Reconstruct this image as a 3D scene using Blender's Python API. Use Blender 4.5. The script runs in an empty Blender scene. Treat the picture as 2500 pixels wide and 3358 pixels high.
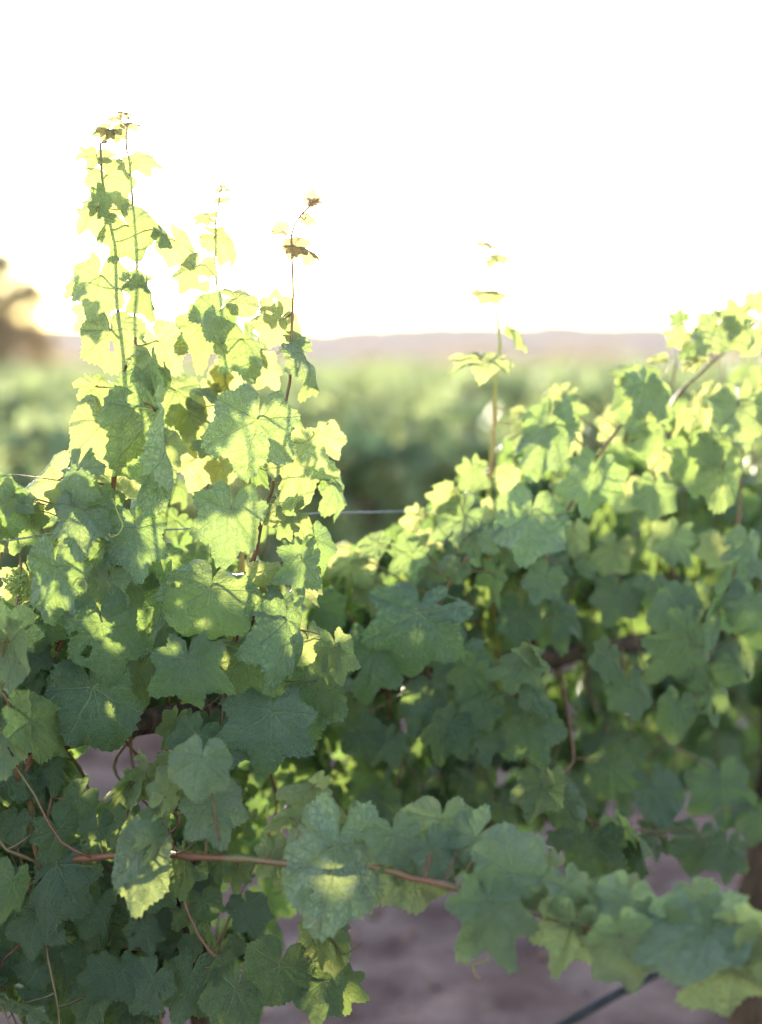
import bpy, math, random
import numpy as np
from mathutils import Vector, Matrix, noise

R = random.Random(11)
scene = bpy.context.scene
COL = scene.collection

# ------------------------------------------------------------------ camera, sky, sun, exposure
CAM_Z = 1.45
FPX = 3358 * 80 / 56            # focal length in photograph pixels (80 mm lens on a 56 mm tall frame)
HORIZON = 1180
PITCH = math.atan((1679 - HORIZON) / FPX)
cam = bpy.data.cameras.new('camera')
cam.sensor_fit = 'VERTICAL'
cam.sensor_height = 56
cam.sensor_width = 42
cam.lens = 80
cam.clip_start = 0.05
cam.clip_end = 9000
cam.dof.use_dof = True
cam.dof.focus_distance = 2.06
cam.dof.aperture_fstop = 2.0
cam_o = bpy.data.objects.new('camera', cam)
COL.objects.link(cam_o)
cam_o.location = (0, 0, CAM_Z)
cam_o.rotation_euler = (math.pi / 2 - PITCH, 0, 0)
scene.camera = cam_o

SUN_EL = math.radians(7.0)
SUN_AZ = math.atan(-0.17)        # angle from +Y towards +X
sun_dir = Vector((math.sin(SUN_AZ) * math.cos(SUN_EL), math.cos(SUN_AZ) * math.cos(SUN_EL), math.sin(SUN_EL)))
world = bpy.data.worlds.new('World')
scene.world = world
world.use_nodes = True
wn = world.node_tree
bg = wn.nodes['Background']
sky = wn.nodes.new('ShaderNodeTexSky')
sky.sky_type = 'NISHITA'
sky.sun_disc = False
sky.sun_elevation = SUN_EL
sky.sun_rotation = SUN_AZ
sky.air_density = 1.0
sky.dust_density = 0.04
sky.ozone_density = 1.0
wn.links.new(sky.outputs[0], bg.inputs[0])
bg.inputs[1].default_value = 0.15
sl = bpy.data.lights.new('sun', 'SUN')
sl.energy = 2.0
sl.angle = math.radians(3.0)
sl.color = (1.0, 0.88, 0.70)
sun_o = bpy.data.objects.new('sun', sl)
COL.objects.link(sun_o)
sun_o.rotation_euler = sun_dir.to_track_quat('Z', 'Y').to_euler()

scene.view_settings.view_transform = 'Standard'
scene.view_settings.look = 'None'
scene.view_settings.gamma = 1.0
scene.view_settings.use_curve_mapping = False
scene.view_settings.exposure = 3.4
scene.render.engine = 'CYCLES'
scene.cycles.use_denoising = True
scene.cycles.max_bounces = 8
scene.cycles.diffuse_bounces = 4
scene.cycles.transmission_bounces = 6
scene.cycles.volume_bounces = 0
scene.cycles.sample_clamp_indirect = 8

# ------------------------------------------------------------------ measuring helpers
FWD = Vector((0, math.cos(PITCH), -math.sin(PITCH)))
UP = Vector((0, math.sin(PITCH), math.cos(PITCH)))
RIGHT = Vector((1, 0, 0))
CAM = Vector((0, 0, CAM_Z))
TILE = {'A': (150, 330, 2), 'B': (0, 1000, 2), 'C': (400, 1000, 2), 'D': (0, 1700, 2), 'E': (400, 1700, 2),
        'F': (0, 2400, 2), 'G': (800, 2400, 2), 'H': (1600, 2400, 1.8356), 'I': (1674, 900, 2),
        'J': (1000, 1500, 2), 'L': (0, 300, 1.3216), 'K': (1674, 1700, 2), 'S': (0, 0, 1)}


def spx(t, x, y):
    a, b, s = TILE[t]
    return a + x / s, b + y / s


def at(px, py, d):
    return CAM + d * ((px - 1250) / FPX * RIGHT + (1679 - py) / FPX * UP + FWD)


def proj(p):
    v = p - CAM
    d = v.dot(FWD)
    return 1250 + FPX * v.dot(RIGHT) / d, 1679 - FPX * v.dot(UP) / d, d


ROW = Vector((1.33, 1.0, 0)).normalized()       # direction the vine rows run in
NRM = Vector((-ROW.y, ROW.x, 0))                # across the rows, away from the camera
ROW_N = 1.876                                   # distance of the first row across


def row_point(px, z, off=0.0, k=0):
    """point of row k seen at photo column px, at height z, off metres across"""
    n = ROW_N + 3.3 * k + off
    u = (px - 1250) / FPX
    d = n / (NRM.y + NRM.x * u)
    return Vector((u * d, d, z))


def row_depth(px):
    return row_point(px, 1).y


# ------------------------------------------------------------------ object helpers
def tag(o, label=None, cat=None, group=None, kind=None):
    if label: o['label'] = label
    if cat: o['category'] = cat
    if group: o['group'] = group
    if kind: o['kind'] = kind
    return o


def mesh_obj(name, me, mat, parent=None, smooth=True):
    if mat and not me.materials:
        me.materials.append(mat)
    if smooth and len(me.polygons):
        me.polygons.foreach_set('use_smooth', [True] * len(me.polygons))
    o = bpy.data.objects.new(name, me)
    COL.objects.link(o)
    if parent:
        o.parent = parent
        o.matrix_parent_inverse = Matrix.Translation(-parent.location)
    return o


def empty(name, loc):
    o = bpy.data.objects.new(name, None)
    COL.objects.link(o)
    o.location = loc
    return o


class MB:
    def __init__(self):
        self.v = []
        self.f = []

    def add(self, v, f):
        b = len(self.v)
        self.v.extend([tuple(p) for p in v])
        self.f.extend([tuple(b + i for i in q) for q in f])

    def tube(self, pts, rad, sides=7, rough=0.0, caps=True):
        n = len(pts)
        if n < 2:
            return
        ref = Vector((0.31, 0.2, 0.93))
        rings = []
        prev = None
        for i, p in enumerate(pts):
            t = (pts[min(i + 1, n - 1)] - pts[max(i - 1, 0)])
            if t.length < 1e-9:
                t = Vector((0, 0, 1))
            t.normalize()
            if prev is None:
                a = t.orthogonal().normalized()
            else:
                a = prev - t * prev.dot(t)
                a = a.normalized() if a.length > 1e-6 else t.orthogonal().normalized()
            prev = a
            b = t.cross(a)
            r = rad[i] if hasattr(rad, '__len__') else rad
            ring = []
            for j in range(sides):
                th = 2 * math.pi * j / sides
                q = p + (a * math.cos(th) + b * math.sin(th)) * r
                if rough:
                    k = noise.noise(Vector((q.x * 60, q.y * 60, q.z * 14))) + 0.5 * noise.noise(q * 130)
                    q = q + (q - p) * (rough * k)
                ring.append(q)
            rings.append(ring)
        vs = [q for r_ in rings for q in r_]
        fs = []
        for i in range(n - 1):
            for j in range(sides):
                k = (j + 1) % sides
                fs.append((i * sides + j, i * sides + k, (i + 1) * sides + k, (i + 1) * sides + j))
        if caps:
            fs.append(tuple(range(sides - 1, -1, -1)))
            fs.append(tuple((n - 1) * sides + j for j in range(sides)))
        self.add(vs, fs)

    def mesh(self, name):
        me = bpy.data.meshes.new(name)
        me.from_pydata(self.v, [], self.f)
        me.update()
        return me

    def build(self, name, mat, parent=None, smooth=True):
        return mesh_obj(name, self.mesh(name), mat, parent, smooth)


def spline(pts, step=0.02):
    """Catmull-Rom through the points"""
    P = [Vector(p) for p in pts]
    P = [P[0] * 2 - P[1]] + P + [P[-1] * 2 - P[-2]]
    out = []
    for i in range(1, len(P) - 2):
        a, b, c, d = P[i - 1], P[i], P[i + 1], P[i + 2]
        m = max(2, int((c - b).length / step))
        for k in range(m):
            t = k / m
            out.append(0.5 * ((2 * b) + (c - a) * t + (2 * a - 5 * b + 4 * c - d) * t * t + (3 * b - a - 3 * c + d) * t ** 3))
    out.append(P[-2].copy())
    return out


# ------------------------------------------------------------------ materials
class NT:
    def __init__(self, name):
        self.m = bpy.data.materials.new(name)
        self.m.use_nodes = True
        self.t = self.m.node_tree
        self.t.nodes.clear()
        self.out = self.t.nodes.new('ShaderNodeOutputMaterial')

    def n(self, typ, **kw):
        nd = self.t.nodes.new(typ)
        for k, v in kw.items():
            setattr(nd, k, v)
        return nd

    def put(self, sock, v):
        if isinstance(v, bpy.types.NodeSocket):
            self.t.links.new(v, sock)
        else:
            sock.default_value = v

    def math(self, op, a, b=0.0, c=0.0, clamp=False):
        nd = self.n('ShaderNodeMath', operation=op, use_clamp=clamp)
        for s, v in zip(nd.inputs, (a, b, c)):
            self.put(s, v)
        return nd.outputs[0]

    def mixf(self, f, a, b):
        nd = self.n('ShaderNodeMix', data_type='FLOAT')
        self.put(nd.inputs[0], f); self.put(nd.inputs[2], a); self.put(nd.inputs[3], b)
        return nd.outputs[0]

    def mix(self, f, a, b, blend='MIX'):
        nd = self.n('ShaderNodeMix', data_type='RGBA', blend_type=blend)
        self.put(nd.inputs[0], f)
        self.put(nd.inputs[6], a if isinstance(a, bpy.types.NodeSocket) else (*a, 1))
        self.put(nd.inputs[7], b if isinstance(b, bpy.types.NodeSocket) else (*b, 1))
        return nd.outputs[2]

    def step(self, v, lo, hi, a=0.0, b=1.0):
        nd = self.n('ShaderNodeMapRange', interpolation_type='SMOOTHSTEP')
        for i, x in enumerate((v, lo, hi, a, b)):
            self.put(nd.inputs[i], x)
        return nd.outputs[0]

    def noise(self, vec, scale, detail=3, rough=0.55):
        nd = self.n('ShaderNodeTexNoise')
        if vec is not None:
            self.put(nd.inputs['Vector'], vec)
        nd.inputs['Scale'].default_value = scale
        nd.inputs['Detail'].default_value = detail
        nd.inputs['Roughness'].default_value = rough
        return nd.outputs[0]

    def bsdf(self, color, rough=0.6, spec=0.3, normal=None, **kw):
        nd = self.n('ShaderNodeBsdfPrincipled')
        self.put(nd.inputs['Base Color'], color if isinstance(color, bpy.types.NodeSocket) else (*color, 1))
        self.put(nd.inputs['Roughness'], rough)
        self.put(nd.inputs['Specular IOR Level'], spec)
        if normal is not None:
            self.put(nd.inputs['Normal'], normal)
        for k, v in kw.items():
            self.put(nd.inputs[k], v)
        return nd.outputs[0]

    def bump(self, h, strength=0.5, dist=0.01):
        nd = self.n('ShaderNodeBump')
        nd.inputs['Strength'].default_value = strength
        nd.inputs['Distance'].default_value = dist
        self.put(nd.inputs['Height'], h)
        return nd.outputs[0]

    def done(self, shader):
        self.t.links.new(shader, self.out.inputs[0])
        return self.m


def leaf_material():
    """object colour: red = how young the leaf is, green = pink flush, blue = felt / bloom on the surface, plus sky light painted pale"""
    m = NT('vine_leaf')
    uv = m.n('ShaderNodeUVMap', uv_map='flat').outputs[0]
    sep = m.n('ShaderNodeSeparateXYZ'); m.put(sep.inputs[0], uv)
    x = m.math('MULTIPLY', m.math('SUBTRACT', sep.outputs[0], 0.5), 4.0)
    y = m.math('MULTIPLY', m.math('SUBTRACT', sep.outputs[1], 0.5), 4.0)
    info = m.n('ShaderNodeObjectInfo')
    oc = m.n('ShaderNodeSeparateColor'); m.put(oc.inputs[0], info.outputs['Color'])
    age, pink, felt_skylight = oc.outputs
    rnd = info.outputs['Random']
    off = m.n('ShaderNodeCombineXYZ')
    m.put(off.inputs[0], m.math('MULTIPLY_ADD', rnd, 13.0, x)); m.put(off.inputs[1], y); m.put(off.inputs[2], m.math('MULTIPLY', rnd, 7.0))
    pos = off.outputs[0]
    wob = m.math('MULTIPLY', m.math('SUBTRACT', m.noise(pos, 3.0, 2), 0.5), 0.16)
    ax = m.math('ABSOLUTE', m.math('ADD', x, wob))
    best = None
    for deg in (0, 50, 104):
        s, c = math.sin(math.radians(deg)), math.cos(math.radians(deg))
        u = m.math('ADD', m.math('MULTIPLY', ax, s), m.math('MULTIPLY', y, c))
        v = m.math('ABSOLUTE', m.math('SUBTRACT', m.math('MULTIPLY', ax, c), m.math('MULTIPLY', y, s)))
        d = m.math('ADD', v, m.math('MULTIPLY', m.math('LESS_THAN', u, 0.0), 10.0))
        if best is None:
            best, U = d, u
        else:
            t = m.math('LESS_THAN', d, best)
            U = m.mixf(t, U, u)
            best = m.math('MINIMUM', best, d)
    width = m.math('MULTIPLY_ADD', U, -0.013, 0.022)
    main = m.step(m.math('DIVIDE', best, width), 0.35, 1.3, 1.0, 0.0)
    s2 = m.math('DIVIDE', m.math('SUBTRACT', U, m.math('MULTIPLY', best, 0.8)), 0.155)
    tri = m.math('ABSOLUTE', m.math('SUBTRACT', m.math('FRACT', s2), 0.5))
    second = m.step(tri, 0.03, 0.09, 0.9, 0.0)
    vor = m.n('ShaderNodeTexVoronoi', feature='DISTANCE_TO_EDGE')
    m.put(vor.inputs['Vector'], pos); vor.inputs['Scale'].default_value = 17
    fine = m.step(vor.outputs['Distance'], 0.0, 0.1, 0.5, 0.0)
    vein = m.math('MAXIMUM', main, m.math('MAXIMUM', second, fine))
    patch = m.noise(pos, 2.2, 3)
    back = m.n('ShaderNodeNewGeometry').outputs['Backfacing']

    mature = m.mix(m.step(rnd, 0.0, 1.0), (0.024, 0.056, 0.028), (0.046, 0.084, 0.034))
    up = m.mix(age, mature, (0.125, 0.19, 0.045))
    up = m.mix(m.step(patch, 0.35, 0.75, 0.0, 0.45), up, m.mix(age, (0.062, 0.10, 0.034), (0.17, 0.22, 0.05)))
    up = m.mix(m.math('MULTIPLY', felt_skylight, m.step(patch, 0.25, 0.7, 0.32, 0.68)), up, (0.25, 0.30, 0.26))  # pale down, with veiling sky light also painted into this colour
    up = m.mix(m.math('MULTIPLY', vein, m.mixf(main, 0.36, 0.62)), up, m.mix(age, (0.19, 0.22, 0.11), (0.27, 0.29, 0.11)))
    spots = m.step(m.noise(pos, 26, 2), 0.70, 0.76, 0.0, 0.35)
    up = m.mix(spots, up, (0.16, 0.15, 0.07))
    rad = m.math('SQRT', m.math('ADD', m.math('MULTIPLY', x, x), m.math('MULTIPLY', y, y)))
    burn = m.math('MULTIPLY', m.step(rad, 0.45, 0.85), m.step(m.noise(pos, 4.5, 4), 0.60, 0.70))
    up = m.mix(m.math('MULTIPLY', burn, 0.7), up, (0.17, 0.12, 0.05))
    under = m.mix(age, (0.15, 0.20, 0.14), (0.20, 0.25, 0.12))
    under = m.mix(m.math('MULTIPLY', vein, 0.45), under, (0.26, 0.29, 0.19))
    col = m.mix(back, up, under)
    col = m.mix(m.math('MULTIPLY', pink, 0.8), col, (0.30, 0.15, 0.10))

    tr = m.mix(age, (0.27, 0.39, 0.085), (0.54, 0.55, 0.19))
    tr = m.mix(m.step(patch, 0.3, 0.8, 0.0, 0.4), tr, m.mix(age, (0.34, 0.43, 0.10), (0.60, 0.57, 0.21)))
    tr = m.mix(m.math('MULTIPLY', vein, 0.5), tr, m.mix(age, (0.13, 0.20, 0.03), (0.32, 0.33, 0.07)))
    tr = m.mix(pink, tr, (0.70, 0.42, 0.28))

    h = m.math('ADD', m.math('MULTIPLY', m.noise(pos, 11, 3), 0.9), m.math('MULTIPLY', vein, -0.55))
    h = m.math('ADD', h, m.math('MULTIPLY', m.noise(pos, 60, 2), 0.18))
    nb = m.bump(h, 1.0, 0.012)
    p = m.bsdf(col, m.mixf(back, m.mixf(felt_skylight, 0.34, 0.52), 0.8), m.mixf(back, 0.6, 0.15), nb, **{'Sheen Weight': 0.12, 'Sheen Roughness': 0.5})
    tl = m.n('ShaderNodeBsdfTranslucent')
    m.put(tl.inputs[0], tr); m.put(tl.inputs[1], nb)
    mx = m.n('ShaderNodeMixShader')
    m.put(mx.inputs[0], m.mixf(age, 0.50, 0.58))
    m.t.links.new(p, mx.inputs[1]); m.t.links.new(tl.outputs[0], mx.inputs[2])
    return m.done(mx.outputs[0])


def far_leaf_material(name, a, b, trc, fac=0.42):
    m = NT(name)
    g = m.n('ShaderNodeNewGeometry')
    rnd = g.outputs['Random Per Island']
    col = m.mix(rnd, a, b)
    p = m.bsdf(col, 0.55, 0.35)
    tl = m.n('ShaderNodeBsdfTranslucent')
    m.put(tl.inputs[0], m.mix(rnd, trc, tuple(c * 1.35 for c in trc)))
    mx = m.n('ShaderNodeMixShader')
    mx.inputs[0].default_value = fac
    m.t.links.new(p, mx.inputs[1]); m.t.links.new(tl.outputs[0], mx.inputs[2])
    return m.done(mx.outputs[0])


def cane_material():
    m = NT('cane')
    tc = m.n('ShaderNodeTexCoord').outputs['Object']
    f = m.step(m.noise(tc, 9, 3), 0.42, 0.62)
    col = m.mix(f, (0.12, 0.042, 0.022), (0.10, 0.068, 0.028))
    col = m.mix(m.step(m.noise(tc, 180, 3), 0.5, 0.75, 0, 0.5), col, (0.08, 0.035, 0.02))
    return m.done(m.bsdf(col, 0.5, 0.4, m.bump(m.noise(tc, 240, 3), 0.3, 0.002)))


def green_stem_material():
    m = NT('green_stem')
    tc = m.n('ShaderNodeTexCoord').outputs['Object']
    f = m.step(m.noise(tc, 14, 2), 0.4, 0.65)
    col = m.mix(f, (0.22, 0.25, 0.06), (0.30, 0.16, 0.07))
    p = m.bsdf(col, 0.5, 0.4)
    tl = m.n('ShaderNodeBsdfTranslucent'); m.put(tl.inputs[0], (0.5, 0.45, 0.12, 1))
    mx = m.n('ShaderNodeMixShader'); mx.inputs[0].default_value = 0.3
    m.t.links.new(p, mx.inputs[1]); m.t.links.new(tl.outputs[0], mx.inputs[2])
    return m.done(mx.outputs[0])


def bark_material():
    m = NT('vine_bark')
    tc = m.n('ShaderNodeTexCoord')
    mp = m.n('ShaderNodeMapping')
    m.put(mp.inputs[0], tc.outputs['Object'])
    mp.inputs['Scale'].default_value = (70, 70, 9)
    n1 = m.noise(mp.outputs[0], 1.0, 5, 0.65)
    col = m.mix(m.step(n1, 0.3, 0.7), (0.026, 0.015, 0.011), (0.095, 0.056, 0.038))
    return m.done(m.bsdf(col, 0.85, 0.2, m.bump(n1, 0.9, 0.012)))


def soil_material():
    m = NT('soil')
    tc = m.n('ShaderNodeTexCoord').outputs['Object']
    a = m.noise(tc, 0.9, 4)
    b = m.noise(tc, 4.5, 7, 0.68)
    c = m.noise(tc, 45, 4, 0.7)
    col = m.mix(m.step(b, 0.32, 0.68), (0.085, 0.044, 0.039), (0.255, 0.150, 0.128))
    col = m.mix(m.step(a, 0.4, 0.7, 0, 0.5), col, (0.145, 0.078, 0.068))
    col = m.mix(m.step(c, 0.6, 0.75, 0, 0.6), col, (0.34, 0.23, 0.205))
    h = m.math('ADD', b, m.math('MULTIPLY', c, 0.4))
    return m.done(m.bsdf(col, 1.0, 0.0, m.bump(h, 0.9, 0.04)))


def simple(name, c, rough=0.6, spec=0.3, scale=20, var=0.25, metal=0.0):
    m = NT(name)
    tc = m.n('ShaderNodeTexCoord').outputs['Object']
    f = m.noise(tc, scale, 4)
    col = m.mix(m.step(f, 0.3, 0.7), tuple(k * (1 - var) for k in c), tuple(k * (1 + var) for k in c))
    return m.done(m.bsdf(col, rough, spec, m.bump(f, 0.2, 0.003), Metallic=metal))


M_LEAF = leaf_material()
M_CANE = cane_material()
M_GREEN = green_stem_material()
M_BARK = bark_material()
M_SOIL = soil_material()
M_WIRE = simple('galvanised_wire', (0.20, 0.20, 0.21), 0.6, 0.4, 200, 0.2, 0.8)
M_HOSE = simple('black_hose', (0.026, 0.021, 0.024), 0.7, 0.15, 60, 0.3)
M_BERRY = simple('green_berry', (0.16, 0.20, 0.05), 0.5, 0.4, 90, 0.25)
M_ROWLEAF = far_leaf_material('row_leaf', (0.060, 0.083, 0.042), (0.11, 0.130, 0.070), (0.21, 0.24, 0.10), 0.46)
M_TREELEAF = far_leaf_material('tree_leaf', (0.07, 0.055, 0.03), (0.12, 0.085, 0.045), (0.30, 0.20, 0.08), 0.4)

# ------------------------------------------------------------------ ground and distance
def graded(a, b, n, p):
    t = np.linspace(-1, 1, n)
    s = np.sign(t) * np.abs(t) ** p
    return np.where(s < 0, -s * a, s * b)


def build_ground():
    ys = np.concatenate([np.linspace(-40, 1.4, 12), np.linspace(1.6, 9, 150), 9 + (np.linspace(0.02, 1, 60) ** 3.2) * 3500])
    xs = np.concatenate([-3 - (np.linspace(1, 0.02, 40) ** 3.2) * 2500, np.linspace(-3, 4, 150), 4 + (np.linspace(0.02, 1, 40) ** 3.2) * 2500])
    v = []
    for y in ys:
        for x in xs:
            z = 0.0
            if y < 30 and -10 < x < 12:
                p = Vector((x, y, 0))
                n = (x * NRM.x + y * NRM.y - ROW_N) / 3.3
                z = 0.06 * math.cos(2 * math.pi * n) * min(1, 6 / max(y, 1))
                z += 0.035 * noise.noise(p * 1.7) + 0.03 * noise.noise(p * 5.3) + 0.022 * abs(noise.noise(p * 13))
                z -= 0.03
            v.append((x, y, z))
    nx = len(xs)
    f = [(j * nx + i, j * nx + i + 1, (j + 1) * nx + i + 1, (j + 1) * nx + i) for j in range(len(ys) - 1) for i in range(nx - 1)]
    me = bpy.data.meshes.new('ground')
    me.from_pydata(v, [], f)
    o = mesh_obj('ground', me, M_SOIL)
    tag(o, kind='structure')


build_ground()


def build_clods():
    """loose clods and dry bits on the tilled soil"""
    mb = MB()
    r = random.Random(5)
    for i in range(900):
        y = 2.6 + 6 * r.random() ** 1.4
        x = (r.random() - 0.45) * 0.62 * y
        s = 0.006 + 0.022 * r.random() ** 3
        c = Vector((x, y, 0.0 + 0.012))
        vs = []
        for a in ((1, 0, 0), (-1, 0, 0), (0, 1, 0), (0, -1, 0), (0, 0, 1), (0, 0, -1)):
            q = Vector(a) * s * (0.6 + 0.8 * r.random())
            vs.append(c + Matrix.Rotation(i, 3, 'Z') @ Vector((q.x, q.y, q.z * 0.7)))
        mb.add(vs, [(0, 2, 4), (2, 1, 4), (1, 3, 4), (3, 0, 4), (2, 0, 5), (1, 2, 5), (3, 1, 5), (0, 3, 5)])
    o = mb.build('soil_clods', M_SOIL)
    tag(o, 'loose clods scattered over the bare purplish soil', 'clods', kind='stuff')


build_clods()


def build_hills():
    m = NT('hill')
    tc = m.n('ShaderNodeTexCoord').outputs['Object']
    f = m.noise(tc, 0.05, 5)
    col = m.mix(m.step(f, 0.35, 0.65), (0.075, 0.046, 0.046), (0.12, 0.075, 0.072))
    mat = m.done(m.bsdf(col, 1.0, 0.0))
    xs = np.linspace(-700, 700, 520)
    ds = [700, 780, 830, 850, 865, 880, 895, 910, 960, 1150]
    ts = (0, 0.10, 0.22, 0.42, 0.62, 0.82, 0.95, 1.0, 0.95, 0.3)
    v = []
    for k, d in enumerate(ds):
        for x in xs:
            p = Vector((x / 190, 3.1, 0))
            h = 23.5 + 6.0 * noise.noise(p) + 8.5 * noise.noise(p * 2.3) + 3.0 * noise.noise(p * 8 + Vector((0, k * .3, 0)))
            tree = 2.0 * abs(noise.noise(Vector((x / 16, k * 1.7, 0)))) + 0.9 * noise.noise(Vector((x / 7, k * 2.7, 4)))
            v.append((x, d + (3 * noise.noise(Vector((x / 5, k * 3.3, 8))) if 1 < k < 8 else 0), ts[k] * (h + tree) - 0.1))
    n = len(xs)
    fs = [(j * n + i, j * n + i + 1, (j + 1) * n + i + 1, (j + 1) * n + i) for j in range(len(ds) - 1) for i in range(n - 1)]
    me = bpy.data.meshes.new('hills')
    me.from_pydata(v, [], fs)
    tag(mesh_obj('hills', me, mat), kind='structure')


build_hills()


def leaf_card(r, c, s, updir=0.5):
    """small five-cornered folded leaf: verts and faces"""
    nrm = Vector((r.gauss(0, 1), r.gauss(0, 1), r.gauss(0, 1) + updir)).normalized()
    a = nrm.orthogonal().normalized()
    a = (Matrix.Rotation(r.random() * 6.28, 3, nrm) @ a)
    b = nrm.cross(a)
    k = s * 0.18
    return [c - a * s * .35, c + b * s * .5 - a * s * .15 - nrm * k, c + b * s * .32 + a * s * .35 - nrm * k * .6, c + a * s * .6 + nrm * k * .3,
            c - b * s * .32 + a * s * .35 - nrm * k * .6, c - b * s * .5 - a * s * .15 - nrm * k], [(0, 1, 2, 3), (0, 3, 4, 5)]


def build_far_rows():
    mb = MB()
    r = random.Random(21)
    for k in range(4, 34):
        n0 = ROW_N + 3.3 * k
        p0 = row_point(-150, 0, 0, k); p1 = row_point(2650, 0, 0, k)
        ln = (p1 - p0).length
        s = 0.16 + 0.012 * k
        cnt = int(ln * 46 / (1 + 0.11 * (k - 3)))
        for _ in range(cnt):
            t = r.random()
            c = p0.lerp(p1, t)
            vine = 0.5 + 0.5 * math.cos(2 * math.pi * (t * ln / 1.7 + k * .37))
            top = 1.02 + 0.16 * vine - .006 * k + 0.10 * noise.noise(c * 0.9)
            z = 0.25 + (top - 0.25) * math.sqrt(r.random())
            c = c + NRM * r.gauss(0, 0.16) + Vector((0, 0, z + (r.random() < .04) * r.random() * .22))
            mb.add(*leaf_card(r, c, s * (0.7 + .6 * r.random())))
    o = mb.build('far_vineyard', M_ROWLEAF, smooth=False)
    tag(o, 'distant green vineyard rows stretching to the foot of the hills', 'vineyard', kind='stuff')


build_far_rows()


def build_tree():
    r = random.Random(3)
    base = at(-50, 1180, 75)
    base.z = 0
    t = empty('oak_tree', base)
    tag(t, 'dark rounded tree on the horizon at the left edge', 'tree')
    mb = MB()
    mb.tube(spline([base, base + Vector((.1, 0, 1.2)), base + Vector((-.1, .1, 2.6)), base + Vector((0, 0, 4.2))], .3), [.26, .24, .22, .2, .19, .18, .16, .15, .13, .12, .11, .1, .1, .09, .08, .07][:40] if False else 0.2, 8, .3)
    limbs = []
    for i in range(9):
        a = i * 2.4
        e = base + Vector((math.cos(a) * 2.2, math.sin(a) * 2.2, 3.0 + 2.6 * r.random()))
        s = base + Vector((0, 0, 1.6 + 2 * r.random()))
        limbs.append(e)
        mb.tube(spline([s, s.lerp(e, .5) + Vector((0, 0, .25)), e], .25), 0.07, 6, .2)
    mb.build('trunk', M_BARK, t)
    cr = MB()
    for i in range(120):
        a = r.random() * 6.28
        rr = 3.7 * math.sqrt(r.random())
        zc = 1.2 + 5.8 * r.random()
        wid = math.sin(math.pi * min(1, max(0.3, (zc + .6) / 8.4))) ** .6
        c = base + Vector((math.cos(a) * rr * wid, math.sin(a) * rr * wid, zc))
        for j in range(70):
            q = c + Vector((r.gauss(0, .34), r.gauss(0, .34), r.gauss(0, .26)))
            cr.add(*leaf_card(r, q, .17 + .12 * r.random()))
    cr.build('crown', M_TREELEAF, t, smooth=False)


build_tree()


def build_tree_line():
    r = random.Random(8)
    mb = MB()
    for i in range(46):
        px = -100 + 2700 * r.random()
        d = 330 + 120 * r.random()
        c0 = at(px, 1180, d); c0.z = 0
        h = 2.5 + 4.0 * r.random() ** 2
        w = 3 + 5 * r.random()
        for j in range(130):
            q = c0 + Vector((r.gauss(0, w * .5), r.gauss(0, 1.2), h * (0.1 + .9 * r.random())))
            mb.add(*leaf_card(r, q, 0.9))
    o = mb.build('tree_line', M_TREELEAF, smooth=False)
    tag(o, 'low dark line of trees along the foot of the far hills', 'trees', kind='stuff')


build_tree_line()


# ------------------------------------------------------------------ vines in the rows behind
def row_vine_meshes():
    out = []
    for s in range(4):
        r = random.Random(40 + s)
        fo, wood = MB(), MB()
        wood.tube(spline([Vector((0, 0, 0)), Vector((.03, .02, .3)), Vector((-.03, 0, .6)), Vector((.02, 0, .86))], .06), 0.032, 8, .35)
        for sg in (-1, 1):
            wood.tube(spline([Vector((0, 0, .84)), Vector((sg * .25, 0, .9)), Vector((sg * .72, 0, .9))], .08), 0.02, 6, .3)
        tops = []
        for i in range(15):
            x = -0.68 + 1.36 * (i + r.random() * .8) / 15
            hgt = 1.14 + .14 * r.random() + (0.14 if r.random() < .2 else 0)
            top = Vector((x + r.gauss(0, .08), r.gauss(0, .15), hgt))
            mid = Vector((x, r.gauss(0, .09), 1.04))
            pl = spline([Vector((x, 0, .9)), mid, top], .06)
            wood.tube(pl, .004, 5)
            tops.append(pl)
            for p in pl:
                for _ in range(2):
                    if r.random() < .9:
                        q = p + Vector((r.gauss(0, .06), r.gauss(0, .10), r.gauss(0, .03)))
                        fo.add(*leaf_card(r, q, .10 + .05 * r.random()))
        for i in range(420):
            q = Vector((r.uniform(-.70, .70), r.gauss(0, .17), r.uniform(.22, 1.12)))
            fo.add(*leaf_card(r, q, .11 + .05 * r.random()))
        mw, mf = wood.mesh('wood'), fo.mesh('foliage')
        mw.materials.append(M_BARK); mf.materials.append(M_ROWLEAF)
        mw.polygons.foreach_set('use_smooth', [True] * len(mw.polygons))
        out.append((mw, mf))
    return out


RVM = row_vine_meshes()
ORD = ['leftmost', 'second', 'third', 'fourth', 'fifth', 'sixth', 'seventh', 'eighth', 'ninth']
ROWNAME = {1: 'first', 2: 'second', 3: 'third'}
for k in (1, 2, 3):
    p0, p1 = row_point(-250, 0, 0, k), row_point(2650, 0, 0, k)
    ln = (p1 - p0).length
    cnt = int(ln / 1.65) + 1
    for i in range(cnt):
        p = p0 + ROW * (i * 1.65 + 0.35 * k)
        mw, mf = RVM[(i * 2 + k * 3) % 4]
        e = empty('grapevine', p)
        e.rotation_euler = (0, 0, math.atan2(ROW.y, ROW.x) + (math.pi if (i + k) % 2 else 0))
        e.scale = (1, 1, R.uniform(0.86, 1.08))
        nm = ORD[i] + (' from the left' if i else '')
        tag(e, 'blurred green grapevine in the %s row behind the front vines, %s' % (ROWNAME[k], nm), 'grapevine', 'vines in the rows behind')
        for nme, me in (('trunk', mw), ('foliage', mf)):
            o = bpy.data.objects.new(nme, me)
            COL.objects.link(o)
            o.parent = e

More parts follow.
